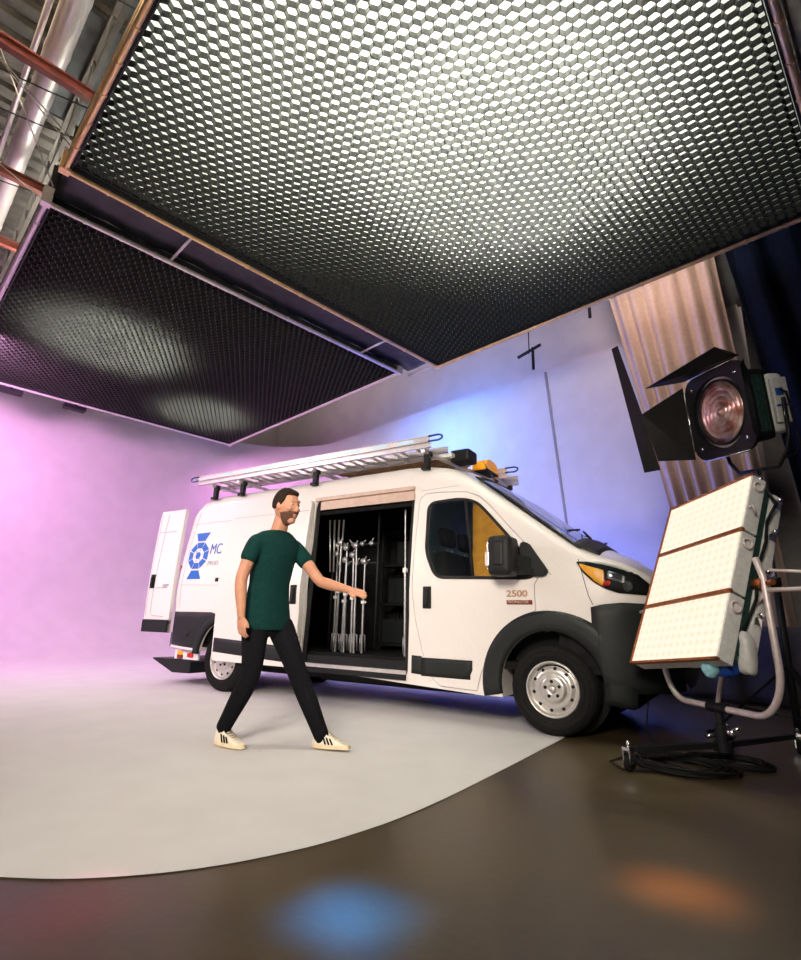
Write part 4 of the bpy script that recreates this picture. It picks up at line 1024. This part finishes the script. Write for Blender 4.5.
obj('plastic_wrap', sack(bagc + Vector((.11, -.02, .06)), .05, .06, .13, 8, -.5), 'fixture_grey', o, 3.1)
# rolling stand carrying the panel
STD = empty('rolling_stand', BASE, 0, 'low black rolling light stand with casters under the glowing panel', 'stand')
b = bmesh.new(); tube(b, [(0, 0, .12), (0, 0, .268)], .034, 20); tube(b, [(0, 0, .10), (0, 0, .16)], .055, 20); obj('column', b, 'black_plastic', STD, radians(50))
b = bmesh.new(); lathe(b, [(.001, .0), (.03, .0), (.03, .03)], 12, Matrix.Translation((.06, -.03, .22))); tube(b, [(.03, 0, .22), (.11, -.04, .26)], .012, 8); tube(b, [(-.03, 0, .2), (-.09, -.04, .19)], .014, 8); obj('clamp_lever', b, 'chrome', STD)
for d in (Vector((-.50, -.51, 0)), Vector((.46, .86, 0)), Vector((.55, -.30, 0))):
    if d.y < 0 and d.x > 0: d = Vector((.02, .9, 0)) * .8
    b = bmesh.new(); bar(b, (0, 0, .14), tuple(d * .93 + Vector((0, 0, .13))), .035, .035); lg_ = obj('leg', b, 'black_plastic', STD)
    b = bmesh.new(); dd = d.normalized(); q = d
    lathe(b, [(.001, -.016), (.045, -.016), (.052, -.008), (.052, .008), (.045, .016), (.001, .016)], 28, Matrix.Translation((q.x, q.y, .053)) @ Matrix.Rotation(atan2(dd.y, dd.x) + .4, 4, 'Z')); cs = obj('caster_wheel', b, 'rubber', lg_)
    b = bmesh.new(); Mx = Matrix.Translation((q.x, q.y, .0)) @ Matrix.Rotation(atan2(dd.y, dd.x) + .4, 4, 'Z')
    for s in (-1, 1): box(b, -.02, .03, s * .022 - .003, s * .022 + .003, .045, .14, Mx)
    box(b, -.025, .035, -.026, .026, .125, .145, Mx); tube(b, [(q.x, q.y, .14), (q.x, q.y, .18)], .012, 10); obj('caster_fork', b, 'chrome', lg_)
# cables coiled round the stand
def coil(c, R, n, seed, m, label, r=.008):
    rnd = random.Random(seed); pts = []
    for i in range(n * 24):
        a = 2 * pi * i / 24; rr = R * (1 + .18 * sin(a * .37 + seed) + .05 * sin(a * 2.3)); pts.append((rr * cos(a) * 1.25, rr * sin(a), .010 + .0035 * (i / 24) + .006 * (1 + sin(a * 1.7))))
    b = bmesh.new(); tube(b, pts, r, 8); o = obj('cable_coil', b, m, None, 3.1); o.location = c; tag(o, label, 'cable', 'cables on the floor by the stand'); return o
coil((.98, -.42, 0), .21, 9, 2, 'cable', 'thick black cable coil on the floor in front of the stand column')
coil((1.22, -.10, 0), .17, 7, 5, 'cable', 'black cable coil around the foot of the stand column')
b = bmesh.new(); P = [(1.0, -.42, .012), (.8, -.25, .012), (.62, -.30, .012), (.55, -.55, .012), (.66, -.72, .012), (.85, -.62, .012), (.95, -.5, .012)]
tube(b, [Vector(p) - Vector(P[0]) for p in P], .007, 8); o = obj('loose_cable', b, 'cable', None, 3.1); o.location = P[0]; tag(o, 'single black cable looping on the concrete near the left caster'.replace('left caster', 'caster closest to the van wheel'), 'cable')
b = bmesh.new(); P = [Vector((.80, .05, .012)), Vector((.66, .3, .1)), Vector((.74, .28, .6)), Vector((.95, .05, .75))]
tube(b, [p - P[0] for p in P], .006, 8); o = obj('loose_cable', b, 'cable', None, 3.1); o.location = P[0]; tag(o, 'thin black lead rising from the floor to the glowing panel', 'cable')

# ================================================================== Fresnel lamp with barn doors
FC = Vector((1.445, .74, 2.80)); FBASE = Vector((1.60, .98, 0))
FM = nframe(-2.50, -.16, -.13, FC)
FR = empty('fresnel_lamp', FBASE, 0, 'big black fresnel spotlight with open barn doors and ribbed glass lens', 'studio light')
LF = Matrix.Translation(-FBASE) @ FM
def fpart(name, bm, m, parent=FR, smooth=None):
    bmesh.ops.transform(bm, matrix=LF, verts=bm.verts[:]); return obj(name, bm, m, parent, smooth)
def ring_plate(bm, half, r, y0, y1, n=48, cut=.09):
    """square plate with clipped corners and a round hole"""
    o_ = []; i_ = []
    for k in range(n):
        a = 2 * pi * (k + .5) / n; c, s = cos(a), sin(a); q = half / max(abs(c), abs(s)); lim = (2 * half - cut) / (abs(c) + abs(s)); q = min(q, lim)
        o_.append((q * c, q * s)); i_.append((r * c, r * s))
    V = [[bm.verts.new((p[0], y, p[1])) for p in L] for y in (y0, y1) for L in (o_, i_)]
    for k in range(n):
        j = (k + 1) % n
        bm.faces.new((V[0][k], V[0][j], V[1][j], V[1][k])); bm.faces.new((V[2][k], V[3][k], V[3][j], V[2][j]))
        bm.faces.new((V[0][k], V[2][k], V[2][j], V[0][j])); bm.faces.new((V[1][k], V[1][j], V[3][j], V[3][k]))
HF = .40
b = bmesh.new(); ring_plate(b, HF, .335, -.02, .01); fpart('door_frame', b, 'fresnel_black', smooth=radians(30))
b = bmesh.new(); ring_plate(b, .365, .285, .03, .05); fpart('front_plate', b, 'fresnel_black', smooth=radians(30))
b = bmesh.new(); lathe(b, [(.300, .02), (.325, .015), (.325, .03), (.300, .03)], 64, closed=True); fpart('accessory_ring', b, 'aluminium')
b = bmesh.new(); lathe(b, [(.285, .0), (.300, -.01), (.30, .06), (.285, .06)], 64, closed=True); fpart('lens_ring', b, 'fresnel_black')
b = bmesh.new(); prof = [(.001, -.012)]; r = .03
while r < .27:
    prof += [(r, -.010 + .10 * r * r), (r + .001, .016 + .1 * r * r), (r + .044, .002 + .1 * r * r)]; r += .052
prof += [(.275, .02), (.275, .035), (.001, .035)]
lathe(b, prof, 72); fpart('lens', b, 'fresnel_glass')
MATS['fresnel_glass'].node_tree.nodes['Principled BSDF'].inputs['Coat Weight'].default_value = .8
for o in bpy.data.objects:
    pass
b = bmesh.new(); lathe(b, [(.001, .034), (.10, .034), (.08, .05), (.001, .05)], 32); fpart('lamp_reflector', b, 'chrome')
b = bmesh.new(); lathe(b, [(.345, .05), (.35, .07), (.35, .22), (.31, .30), (.001, .30)], 40); lathe(b, [(.001, .05), (.345, .05)], 40)
bx = bbox(-.31, .31, .06, .26, -.33, .31, .06, seg=3); fpart('housing', bx, 'fresnel_black', smooth=radians(40)); b.free()
fpart('rear_casing', bbox(-.26, .29, .25, .44, -.28, .26, .07, seg=3), 'fixture_grey', smooth=radians(40))
b = bmesh.new()
for k in range(3): box(b, .30, .325, .10 + .035 * k, .12 + .035 * k, -.26, .24)
fpart('cooling_fin', b, 'fixture_green')
fpart('side_panel', bbox(.285, .325, .27, .42, -.20, .20, .015, seg=3), 'fixture_grey', smooth=radians(40))
b = bmesh.new(); box(b, .32, .34, .29, .35, .04, .10); box(b, .32, .333, .28, .41, -.06, -.04); fpart('switch_plate', b, 'logo_blue')
b = bmesh.new(); tube(b, [(.335, .32, .09), (.38, .34, .05), (.37, .36, -.1), (.36, .38, -.3), (.38, .38, -.40), (.33, .36, -.48), (.20, .34, -.50)], .010, 8); fpart('head_cable', b, 'cable', smooth=3.1)
for k, (x, z) in enumerate(((-.29, .29), (.29, .29), (-.29, -.29), (.29, -.29))):
    b = bmesh.new(); lathe(b, [(.001, -.03), (.014, -.03), (.014, .0)], 12, Matrix.Translation((x, 0, z))); fpart('frame_screw', b, 'chrome')
# barn doors
def leaf(name, corners, t=.006, lip=True):
    """leaf from its corners in lamp axes (x right, y back, z up)"""
    b = bmesh.new(); P = [Vector(c) for c in corners]; n = (P[1] - P[0]).cross(P[2] - P[0]).normalized() * t / 2
    A = [b.verts.new(p + n) for p in P]; B = [b.verts.new(p - n) for p in P]; b.faces.new(A); b.faces.new(B[::-1]); m = len(P)
    for k in range(m): b.faces.new((A[k], A[(k + 1) % m], B[(k + 1) % m], B[k]))
    o = fpart(name, b, 'fresnel_black')
    return o
LEAVES = dict(
    left=[(-.41, -.02, .36), (-.41, -.02, -.37), (-.54, -.33, -.33), (-.53, -.42, .16)],
    wing=[(-.53, -.33, -.42), (-.53, -.42, .16), (-.62, -.50, .92), (-.70, -.52, .92), (-.66, -.42, -.42)],
    top=[(-.37, -.02, .41), (.37, -.02, .41), (.36, -.22, .50), (-.46, -.38, .40)],
    right=[(.41, -.02, .36), (.41, -.02, -.33), (.52, -.16, -.25), (.52, -.16, .28)])
hg = None
for nm, c in LEAVES.items():
    lf = leaf('barn_door', c)
b = bmesh.new()
for (x, z, dx, dz) in ((-.405, 0, 0, .3), (.405, 0, 0, .3), (0, .405, .3, 0), (0, -.405, .3, 0)):
    tube(b, [(x - dx, -.02, z - dz), (x + dx, -.02, z + dz)], .008, 8)
fpart('hinge_rod', b, 'chrome')
# lamp yoke and stand behind the panel
def FW(x, y, z): return LF @ Vector((x, y, z))
b = bmesh.new(); L0, R0_ = FW(-.36, .28, 0), FW(.40, .28, 0); dn = Vector((0, 0, -1)); bot = FW(.02, .28, -.0) + dn * .58
tube(b, [L0, L0 + dn * .30] + [L0.lerp(bot, t) * 1 + Vector((0, 0, 0)) for t in ()] + [L0 + dn * .46 + (R0_ - L0) * .06, bot + (L0 - R0_) * .3, bot, bot + (R0_ - L0) * .3, R0_ + dn * .46 - (R0_ - L0) * .06, R0_ + dn * .30, R0_], .018, 10)
obj('lamp_yoke', b, 'fresnel_black', FR, 3.1)
b = bmesh.new(); tube(b, [bot, bot + dn * .16], .022, 12); obj('spigot', b, 'chrome', FR)
FS = empty('tall_stand', FBASE, 0, 'tall dark stand behind the glowing panel carrying the fresnel spotlight', 'stand')
top = bot + dn * .14
b = bmesh.new(); tube(b, [(top.x, top.y, .9), (top.x, top.y, top.z)], .019, 12); obj('riser', b, 'chrome', FS)
b = bmesh.new(); tube(b, [(top.x, top.y, .12), (top.x, top.y, 1.3)], .028, 12); tube(b, [(top.x, top.y, 1.24), (top.x, top.y, 1.32)], .04, 12); obj('column', b, 'black_plastic', FS)
for k in range(3):
    a = 2 * pi * k / 3 + .9; b = bmesh.new(); d = Vector((cos(a), sin(a), 0)); q = Vector((top.x, top.y, 0))
    bar(b, q + Vector((0, 0, .62)), q + d * .62 + Vector((0, 0, .03)), .03, .02); bar(b, q + Vector((0, 0, .22)), q + d * .36 + Vector((0, 0, .27)), .022, .012); lathe(b, [(.001, -.02), (.03, -.02), (.03, .02)], 16, Matrix.Translation(q + d * .62 + Vector((0, 0, .03)))); obj('leg', b, 'black_plastic', FS)

# ================================================================== walking man
PB = Vector((-1.56, -1.66, 0))
def skin_mesh(nodes, edges, root=0, sub=2):
    bm = bmesh.new(); ly = bm.verts.layers.skin.verify(); vs = []
    for p, r in nodes:
        v = bm.verts.new(Vector(p)); v[ly].radius = (r if isinstance(r, tuple) else (r, r)); vs.append(v)
    for a, b in edges: bm.edges.new((vs[a], vs[b]))
    vs[root][ly].use_root = True
    me = bpy.data.meshes.new('sk'); bm.to_mesh(me); bm.free(); o = bpy.data.objects.new('sk', me); COL.objects.link(o)
    m = o.modifiers.new('s', 'SKIN'); m.use_smooth_shade = True; m.branch_smoothing = .4
    m2 = o.modifiers.new('u', 'SUBSURF'); m2.levels = sub; m2.render_levels = sub
    r = evaluated(o, 'sk2'); bpy.data.objects.remove(o); return r
def fuse(meshes, vox, name, m, parent, smooth_it=4):
    bm = bmesh.new()
    for me in meshes: bm.from_mesh(me)
    me = bpy.data.meshes.new('j'); bm.to_mesh(me); bm.free(); o = bpy.data.objects.new('j', me); COL.objects.link(o)
    r = o.modifiers.new('r', 'REMESH'); r.mode = 'VOXEL'; r.voxel_size = vox; r.use_smooth_shade = True
    s = o.modifiers.new('s', 'SMOOTH'); s.factor = .5; s.iterations = smooth_it
    out = evaluated(o, name); bpy.data.objects.remove(o); out.materials.clear()
    x = link(name, out, m, parent, 3.1); return x
def ellip(c, rx, ry, rz, rot=None, f=None):
    bm = bmesh.new(); bmesh.ops.create_uvsphere(bm, u_segments=32, v_segments=24, radius=1)
    for v in bm.verts:
        p = v.co.copy()
        if f: p = f(p)
        v.co = Vector((p.x * rx, p.y * ry, p.z * rz))
    M = Matrix.Translation(Vector(c)) @ (rot or Matrix())
    bmesh.ops.transform(bm, matrix=M, verts=bm.verts[:]); me = bpy.data.meshes.new('e'); bm.to_mesh(me); bm.free(); return me
MAN = empty('person', PB, 0, 'man in dark green t-shirt, black trousers and white sneakers walking past the van', 'person')
def q(x, y, z): return Vector((x, y, z)) - PB
pel = q(-1.62, -1.66, .93); sp = q(-1.61, -1.66, 1.12); ch = q(-1.60, -1.66, 1.34); nb = q(-1.575, -1.66, 1.50); nk = q(-1.555, -1.66, 1.56)
shR = q(-1.59, -1.855, 1.43); elR = q(-1.625, -1.935, 1.13); wrR = q(-1.575, -1.94, .885)
shL = q(-1.57, -1.465, 1.43); elL = q(-1.32, -1.42, 1.15); wrL = q(-1.06, -1.40, 1.09)
hpR = q(-1.62, -1.755, .88); knR = q(-1.575, -1.79, .48); anR = q(-1.755, -1.83, .13)
hpL = q(-1.60, -1.565, .88); knL = q(-1.385, -1.525, .49); anL = q(-1.17, -1.48, .10)
def torso(rings, n=40):
    """stack of oval rings (x, y, z, depth radius, width radius) in world axes"""
    bm = bmesh.new(); R_ = []
    for x, y, z, rx, ry in rings:
        R_.append([bm.verts.new(q(x, y, z) + Vector((rx * math.copysign(abs(cos(a)) ** .85, cos(a)), ry * math.copysign(abs(sin(a)) ** .85, sin(a)), 0))) for a in [2 * pi * k / n for k in range(n)]])
    for a, b in zip(R_, R_[1:]):
        for k in range(n): bm.faces.new((a[k], a[(k + 1) % n], b[(k + 1) % n], b[k]))
    bm.faces.new(R_[0][::-1]); bm.faces.new(R_[-1]); bmesh.ops.recalc_face_normals(bm, faces=bm.faces[:])
    me = bpy.data.meshes.new('t'); bm.to_mesh(me); bm.free(); return me
def chain(pts, sub=2): return skin_mesh(pts, [(i, i + 1) for i in range(len(pts) - 1)], 0, sub)
TR = [(-1.615, .84, .08, .12), (-1.62, .90, .09, .135), (-1.62, .98, .09, .135), (-1.615, 1.10, .098, .142), (-1.605, 1.20, .105, .15), (-1.595, 1.32, .115, .165), (-1.59, 1.40, .108, .172), (-1.585, 1.445, .085, .150), (-1.575, 1.485, .06, .095), (-1.565, 1.52, .058, .062), (-1.545, 1.60, .056, .056), (-1.535, 1.66, .05, .05)]
parts = [torso([(x, -1.66, z, a, b) for x, z, a, b in TR])]
for s_h, s_e, s_w, yy in ((shR, elR, wrR, -.04), (shL, elL, wrL, .04)):
    d_ = (s_w - s_e).normalized()
    parts.append(chain([(s_h + Vector((0, -yy * 1.4, -.03)), .050), (s_h + Vector((0, 0, -.02)), .050), (s_h.lerp(s_e, .45), .054), (s_e, .045), (s_e.lerp(s_w, .35), .046), (s_e.lerp(s_w, .8), .034), (s_w, .030), (s_w + d_ * .035, .030)]))
for h_, k_, a_ in ((hpR, knR, anR), (hpL, knL, anL)):
    parts.append(chain([(h_ + Vector((0, 0, .02)), .07), (h_, .078), (h_.lerp(k_, .5), .072), (k_, .058), (k_.lerp(a_, .35), .060), (a_, .040), (a_ + Vector((0, 0, -.03)), .038)]))
# head facing +x, slightly down
HC = q(-1.505, -1.66, 1.705)
RH = Matrix.Rotation(radians(6), 4, 'Y')
def headf(p):
    k = 1 - .22 * max(0, -p.z) * (1 if True else 0); return Vector((p.x * (1 - .12 * max(0, -p.z)) + .10 * max(0, -p.z), p.y * k, p.z))
parts.append(ellip(HC, .107, .083, .132, RH, headf))
def HP_(x, y, z): return HC + (RH @ Vector((x * 1.09, y * 1.09, z * 1.08)))
parts.append(ellip(HP_(.100, 0, -.012), .022, .014, .026)); parts.append(ellip(HP_(.086, 0, .022), .018, .010, .035)); parts.append(ellip(HP_(.065, 0, -.095), .034, .034, .028))
parts.append(ellip(HP_(.085, 0, .045), .018, .05, .012)); parts.append(ellip(HP_(.091, 0, -.052), .012, .026, .008)); parts.append(ellip(HP_(.090, 0, -.064), .012, .022, .007))
for s in (-1, 1):
    parts.append(ellip(HP_(-.002, s * .078, .0), .018, .009, .032, Matrix.Rotation(radians(12), 4, 'Y'))); parts.append(ellip(HP_(.07, s * .04, -.015), .022, .022, .02))
def hand(w, d, up, side, curl, thumb_side):
    """palm and five fingers: d finger direction, side across the palm, up = back of the hand"""
    d, up, side = d.normalized(), up.normalized(), side.normalized(); out = []
    palm = ellip((0, 0, 0), .050, .042, .016); M = Matrix(((d.x, side.x, up.x, 0), (d.y, side.y, up.y, 0), (d.z, side.z, up.z, 0), (0, 0, 0, 1))); c = w + d * .052
    palm.transform(Matrix.Translation(c) @ M); out.append(palm)
    for k, ln in enumerate((.068, .080, .074, .058)):
        o_ = (k - 1.5) * .0205; p0 = w + d * .060 + side * o_ * thumb_side * -1; pts = [(p0, .0100), (p0 + d * .034, .0098)]
        ang = curl * .5; cur = p0 + d * .034; dd = d
        for j, f in enumerate((.42, .32, .26)):
            dd = (d * cos(ang) - up * sin(ang)).normalized(); cur = cur + dd * ln * f; pts.append((cur, .0092 - .0010 * j)); ang += curl
        out.append(skin_mesh(pts, [(i, i + 1) for i in range(len(pts) - 1)], 0, 1))
    b0 = w + d * .022 + side * thumb_side * .022; td = (d * .75 + side * thumb_side * .62 - up * .25).normalized()
    pts = [(b0, .0125), (b0 + td * .034, .0115), (b0 + td * .034 + (td * .8 + d * .4).normalized() * .028, .0100), (b0 + td * .034 + (td * .5 + d * .8).normalized() * .052, .0085)]
    out.append(skin_mesh(pts, [(0, 1), (1, 2), (2, 3)], 0, 1)); return out
fR = (wrR - elR).normalized(); parts += hand(wrR, fR, Vector((0, -1, 0)), Vector((1, 0, 0)), .42, 1)
fL = (wrL - elL).normalized() + Vector((.15, 0, -.03)); parts += hand(wrL, fL, Vector((0, -.55, .8)), Vector((0, -.8, -.55)), .28, 1)
fuse(parts, .0055, 'body', 'skin', MAN, 3)
# t-shirt and trousers
SR = [(-1.615, .785, .148, .196), (-1.617, .80, .148, .196), (-1.617, .88, .144, .192), (-1.618, 1.0, .130, .172), (-1.612, 1.12, .120, .160), (-1.60, 1.24, .130, .172), (-1.592, 1.34, .140, .188), (-1.588, 1.41, .133, .212), (-1.585, 1.465, .108, .200), (-1.578, 1.505, .085, .135), (-1.570, 1.52, .072, .082)]
sp_ = [torso([(x, -1.66, z, a, b) for x, z, a, b in SR])]
for s_h, s_e, yy, f in ((shR, elR, -.04, .62), (shL, elL, .04, .58)):
    sp_.append(chain([(s_h + Vector((0, -yy * 1.4, -.015)), .076), (s_h + Vector((0, 0, -.008)), .075), (s_h.lerp(s_e, .35), .069), (s_h.lerp(s_e, f), .072)]))
fuse(sp_, .008, 'tshirt', 'shirt', MAN, 3)
tp = [torso([(-1.615, -1.66, .74, .10, .12), (-1.617, -1.66, .79, .125, .168), (-1.62, -1.66, .86, .128, .176), (-1.62, -1.66, .96, .112, .165)])]
for h_, k_, a_ in ((hpR, knR, anR), (hpL, knL, anL)):
    tp.append(chain([(h_ + Vector((0, 0, -.01)), .105), (h_.lerp(k_, .25), .108), (h_.lerp(k_, .6), .092), (k_, .076), (k_.lerp(a_, .35), .076), (k_.lerp(a_, .8), .062), (a_, .058), (a_ + (a_ - k_).normalized() * .04, .056)]))
fuse(tp, .008, 'trousers', 'trousers', MAN, 3)
def hf(p): return Vector((p.x if p.x < .45 else .45 + (p.x - .45) * .2, p.y, p.z if p.z > -.25 else -.25 + (p.z + .25) * .3))
hm = ellip(HP_(-.012, 0, .022), .114, .092, .132, RH, hf)
bm = bmesh.new(); bm.from_mesh(hm)
bmesh.ops.bisect_plane(bm, geom=bm.verts[:] + bm.edges[:] + bm.faces[:], plane_co=HP_(.045, 0, .045), plane_no=Vector((.75, 0, -.62)), clear_outer=True); bmesh.ops.holes_fill(bm, edges=bm.edges[:]); bm.to_mesh(hm); bm.free()
fuse([hm, ellip(HP_(.03, 0, .098), .055, .062, .032)], .006, 'hair', 'hair', MAN, 2)
bm = bmesh.new(); bm.from_mesh(ellip(HP_(.004, 0, -.006), .112, .088, .140, RH, headf))
for co_, no_ in ((HP_(.0, 0, -.050), Vector((-.10, 0, 1))), (HP_(.012, 0, 0), Vector((-1, 0, .1)))):
    bmesh.ops.bisect_plane(bm, geom=bm.verts[:] + bm.edges[:] + bm.faces[:], plane_co=co_, plane_no=no_, clear_outer=True); bmesh.ops.holes_fill(bm, edges=bm.edges[:])
bj = bpy.data.meshes.new('bj'); bm.to_mesh(bj); bm.free()
fuse([bj, ellip(HP_(.097, 0, -.040), .010, .028, .007)], .005, 'beard', 'beard', MAN, 2)
for s in (-1, 1):
    e = ellip(HP_(.080, s * .032, .018), .010, .011, .007); x = link('eye', e, 'eye_white', MAN, 3.1)
    b = ellip(HP_(.0885, s * .033, .018), .004, .006, .006); link('iris', b, 'hair', x, 3.1)
b = bmesh.new()
# sneakers
def sneaker(an, heel, toe, pitch):
    d = (toe - heel); L0 = .285; yaw = atan2(d.y, d.x); M = Matrix.Translation(heel) @ Matrix.Rotation(yaw, 4, 'Z') @ Matrix.Rotation(-pitch, 4, 'Y')
    def outline(k, n=40):
        out = []
        for i in range(n):
            a = 2 * pi * i / n; x = .5 - .5 * cos(a) ; w = (.034 + .016 * sin(pi * min(1, max(0, x)) ** .8 * .95) ** 1) * abs(sin(a)) ** .55 * (1 if sin(a) > 0 else -1)
            w += .006 * sin(x * pi) ; out.append((x * L0, w * k))
        return out
    b = bmesh.new(); rings = []
    for z, k in ((0, .98), (.006, 1.04), (.022, 1.04), (.027, 1.0)): rings.append([b.verts.new((x * 1.0, y * k, z)) for x, y in outline(1.0)])
    for r0, r1 in zip(rings, rings[1:]):
        for k in range(40): b.faces.new((r0[k], r0[(k + 1) % 40], r1[(k + 1) % 40], r1[k]))
    b.faces.new(rings[0][::-1]); b.faces.new(rings[-1]); bmesh.ops.transform(b, matrix=M, verts=b.verts[:])
    root = obj('sneaker', b, 'gum_sole', MAN, radians(40))
    b = bmesh.new(); rings = []
    for t in [i / 10 for i in range(11)]:
        ring = []
        for x, y in outline(1):
            xx = x / L0; top = .105 if xx < .30 else .105 - (xx - .30) / .45 * .055 if xx < .75 else .05 - (xx - .75) * .11
            sc = 1 - .10 * t - .35 * max(0, t - .6) * 1.4; ring.append(b.verts.new(((.012 + (x - .012) * (1 - .05 * t)) if x > .1 else x + .01 * t, y * sc, .025 + (top - .025) * t)))
        rings.append(ring)
    for r0, r1 in zip(rings, rings[1:]):
        for k in range(40): b.faces.new((r0[k], r0[(k + 1) % 40], r1[(k + 1) % 40], r1[k]))
    b.faces.new(rings[-1]); bmesh.ops.transform(b, matrix=M, verts=b.verts[:]); obj('upper', b, 'shoe_white', root, 3.1)
    b = bmesh.new()
    for s in (-1, 1):
        for k in range(3):
            x = .120 + .026 * k; vs = [b.verts.new(M @ Vector(p)) for p in ((x, s * .0515, .030), (x + .013, s * .052, .030), (x - .012, s * .0425, .078 - .006 * k), (x - .025, s * .0425, .080 - .006 * k))]
            b.faces.new(vs)
    o = obj('side_stripe', b, 'trousers', root); solidify(o, .004)
    b = bmesh.new()
    for k in range(4): tube(b, [M @ Vector((.115 + .02 * k, y, .098 - .010 * k)) for y in (-.022, 0, .022)], .003, 6)
    obj('lace', b, 'shoe_white', root)
    b = bmesh.new(); bmesh.ops.create_uvsphere(b, u_segments=16, v_segments=10, radius=.046); bmesh.ops.transform(b, matrix=Matrix.Translation(an + Vector((0, 0, -.005))) @ Matrix.Diagonal((1, .9, 1.3, 1)), verts=b.verts[:]); obj('sock', b, 'trousers', root, 3.1)
sneaker(anR, anR + Vector((-.075, -.0, -.118)), anR + Vector((.25, .0, -.1)), radians(0))
sneaker(anL, anL + Vector((-.07, 0, -.088)), anL + Vector((.22, .06, -.1)), radians(2))

# ================================================================== lamps of the studio and added fills
def area(name, loc, target, size, energy, col, size2=None, spread=180):
    l = bpy.data.lights.new(name, 'AREA'); l.energy = energy; l.color = col; l.size = size; l.spread = radians(spread)
    if size2: l.shape = 'RECTANGLE'; l.size_y = size2
    o = bpy.data.objects.new(name, l); COL.objects.link(o); o.location = loc
    o.rotation_euler = (Vector(target) - Vector(loc)).to_track_quat('-Z', 'Y').to_euler(); return o
def spot(name, loc, target, ang, energy, col, r=.1, blend=.8):
    l = bpy.data.lights.new(name, 'SPOT'); l.energy = energy; l.color = col; l.spot_size = radians(ang); l.spot_blend = blend; l.shadow_soft_size = r
    o = bpy.data.objects.new(name, l); COL.objects.link(o); o.location = loc
    o.rotation_euler = (Vector(target) - Vector(loc)).to_track_quat('-Z', 'Y').to_euler(); return o
# lamps above the silks
spot('silk_lamp', W(.22, -.71, 5.9), W(.22, -.71, 5), 150, 8000, (1, 1, .94), .10, 1)
spot('silk_lamp', W(-.5, -2.3, 6.5), W(-.5, -2.3, 5), 150, 800, (1, 1, .90), .10, 1)
spot('silk_lamp', W(-6.31, -2.14, 5.8), W(-6.31, -2.14, 5), 140, 10000, (1, 1, .95), .10, 1)
spot('silk_lamp', W(-8.04, .28, 5.7), W(-8.04, .28, 5), 140, 9000, (1, 1, .95), .10, 1)
# coloured washes on the cyclorama, then added floor pools and fills
area('magenta_wash', W(-7.6, -3.9, 4.9), W(-11.2, -.8, 2.6), 1.0, 430, (1.0, .44, .92), 1.0)
area('magenta_wash', W(-9.8, 2.2, 5.0), W(-10, 3.6, 2.5), .8, 40, (1.0, .30, .9), .8)
area('blue_wash', W(-4.9, 2.6, 4.9), W(-4.6, 4.5, 3.9), .6, 150, (.04, .25, 1.0), .4)
area('blue_wash', W(-2.2, 3.4, .5), W(-2.0, 4.6, 2.2), 1.4, 100, (.03, .12, 1.0), .4)
area('warm_wash', W(-.2, 3.0, 6.6), W(-.3, 4.4, 4.6), .8, 26, (1.0, .72, .66), .5)
area('blue_pool', W(.98, -2.93, 4.6), W(.98, -2.93, 0), .28, 4.2, (.02, .22, 1.0), spread=4)  # added lamp; its pool stands in for a blue reflection in the concrete
area('amber_pool', W(1.6, -1.98, 4.6), W(1.6, -1.98, 0), .28, .7, (1.0, .32, .03), spread=4)  # added likewise, for the amber reflection on the floor
area('magenta_pool', W(.40, -3.52, 4.6), W(.40, -3.52, 0), .3, .32, (1.0, .08, .30), spread=4)  # added likewise, for the magenta reflection on the floor
area('roof_light', W(-2.5, -5.2, 6.9), W(-3.3, -3.7, 5.6), .6, 70, (1.0, .80, .55), .6)  # added unseen lamp that warms the frame tubes to gold
area('wall_fill', W(-4.5, 2.7, 5.4), W(-4.2, 4.95, 6.3), 5.0, 14, (.95, .75, .95), .3)  # added fill that brightens the building wall above the cyclorama
area('rear_fill', W(-5.2, -6.5, 3.4), W(-4.6, -.6, 1.4), 1.2, 85, (1.0, .84, .90), 1.2, spread=90)  # added unseen fill that lifts the rear of the van
# key from the photographer's side of the studio
area('key_light', W(2.4, -6.0, 2.9), W(-2.0, -.5, 1.4), 1.4, 105, (1.0, .88, .76), 1.4, spread=80)

w = bpy.data.worlds.new('world'); S.world = w; w.use_nodes = True
w.node_tree.nodes['Background'].inputs[0].default_value = (.5, .5, .6, 1); w.node_tree.nodes['Background'].inputs[1].default_value = .0

# ================================================================== camera
C = Vector((1.408, -4.627, .857)); YAW, PITCH, ROLL, F = .563, .263, .029, 533.3
c_, s_ = cos(YAW), sin(YAW)
fw = Vector((-s_ * cos(PITCH), c_ * cos(PITCH), sin(PITCH))); rt = Vector((c_, s_, 0)); up = rt.cross(fw)
r_, u_ = rt * cos(ROLL) + up * sin(ROLL), -rt * sin(ROLL) + up * cos(ROLL)
cam = bpy.data.cameras.new('camera'); co = bpy.data.objects.new('camera', cam); COL.objects.link(co)
co.matrix_world = Matrix(((r_.x, u_.x, -fw.x, C.x), (r_.y, u_.y, -fw.y, C.y), (r_.z, u_.z, -fw.z, C.z), (0, 0, 0, 1)))
cam.sensor_fit = 'HORIZONTAL'; cam.sensor_width = 36; cam.lens = 36 * F / 801; cam.clip_start = .05; cam.clip_end = 100
S.camera = co
S.view_settings.view_transform = 'Standard'; S.view_settings.look = 'None'; S.view_settings.exposure = 0; S.view_settings.gamma = 1
try: S.cycles.use_denoising = True
except Exception: pass
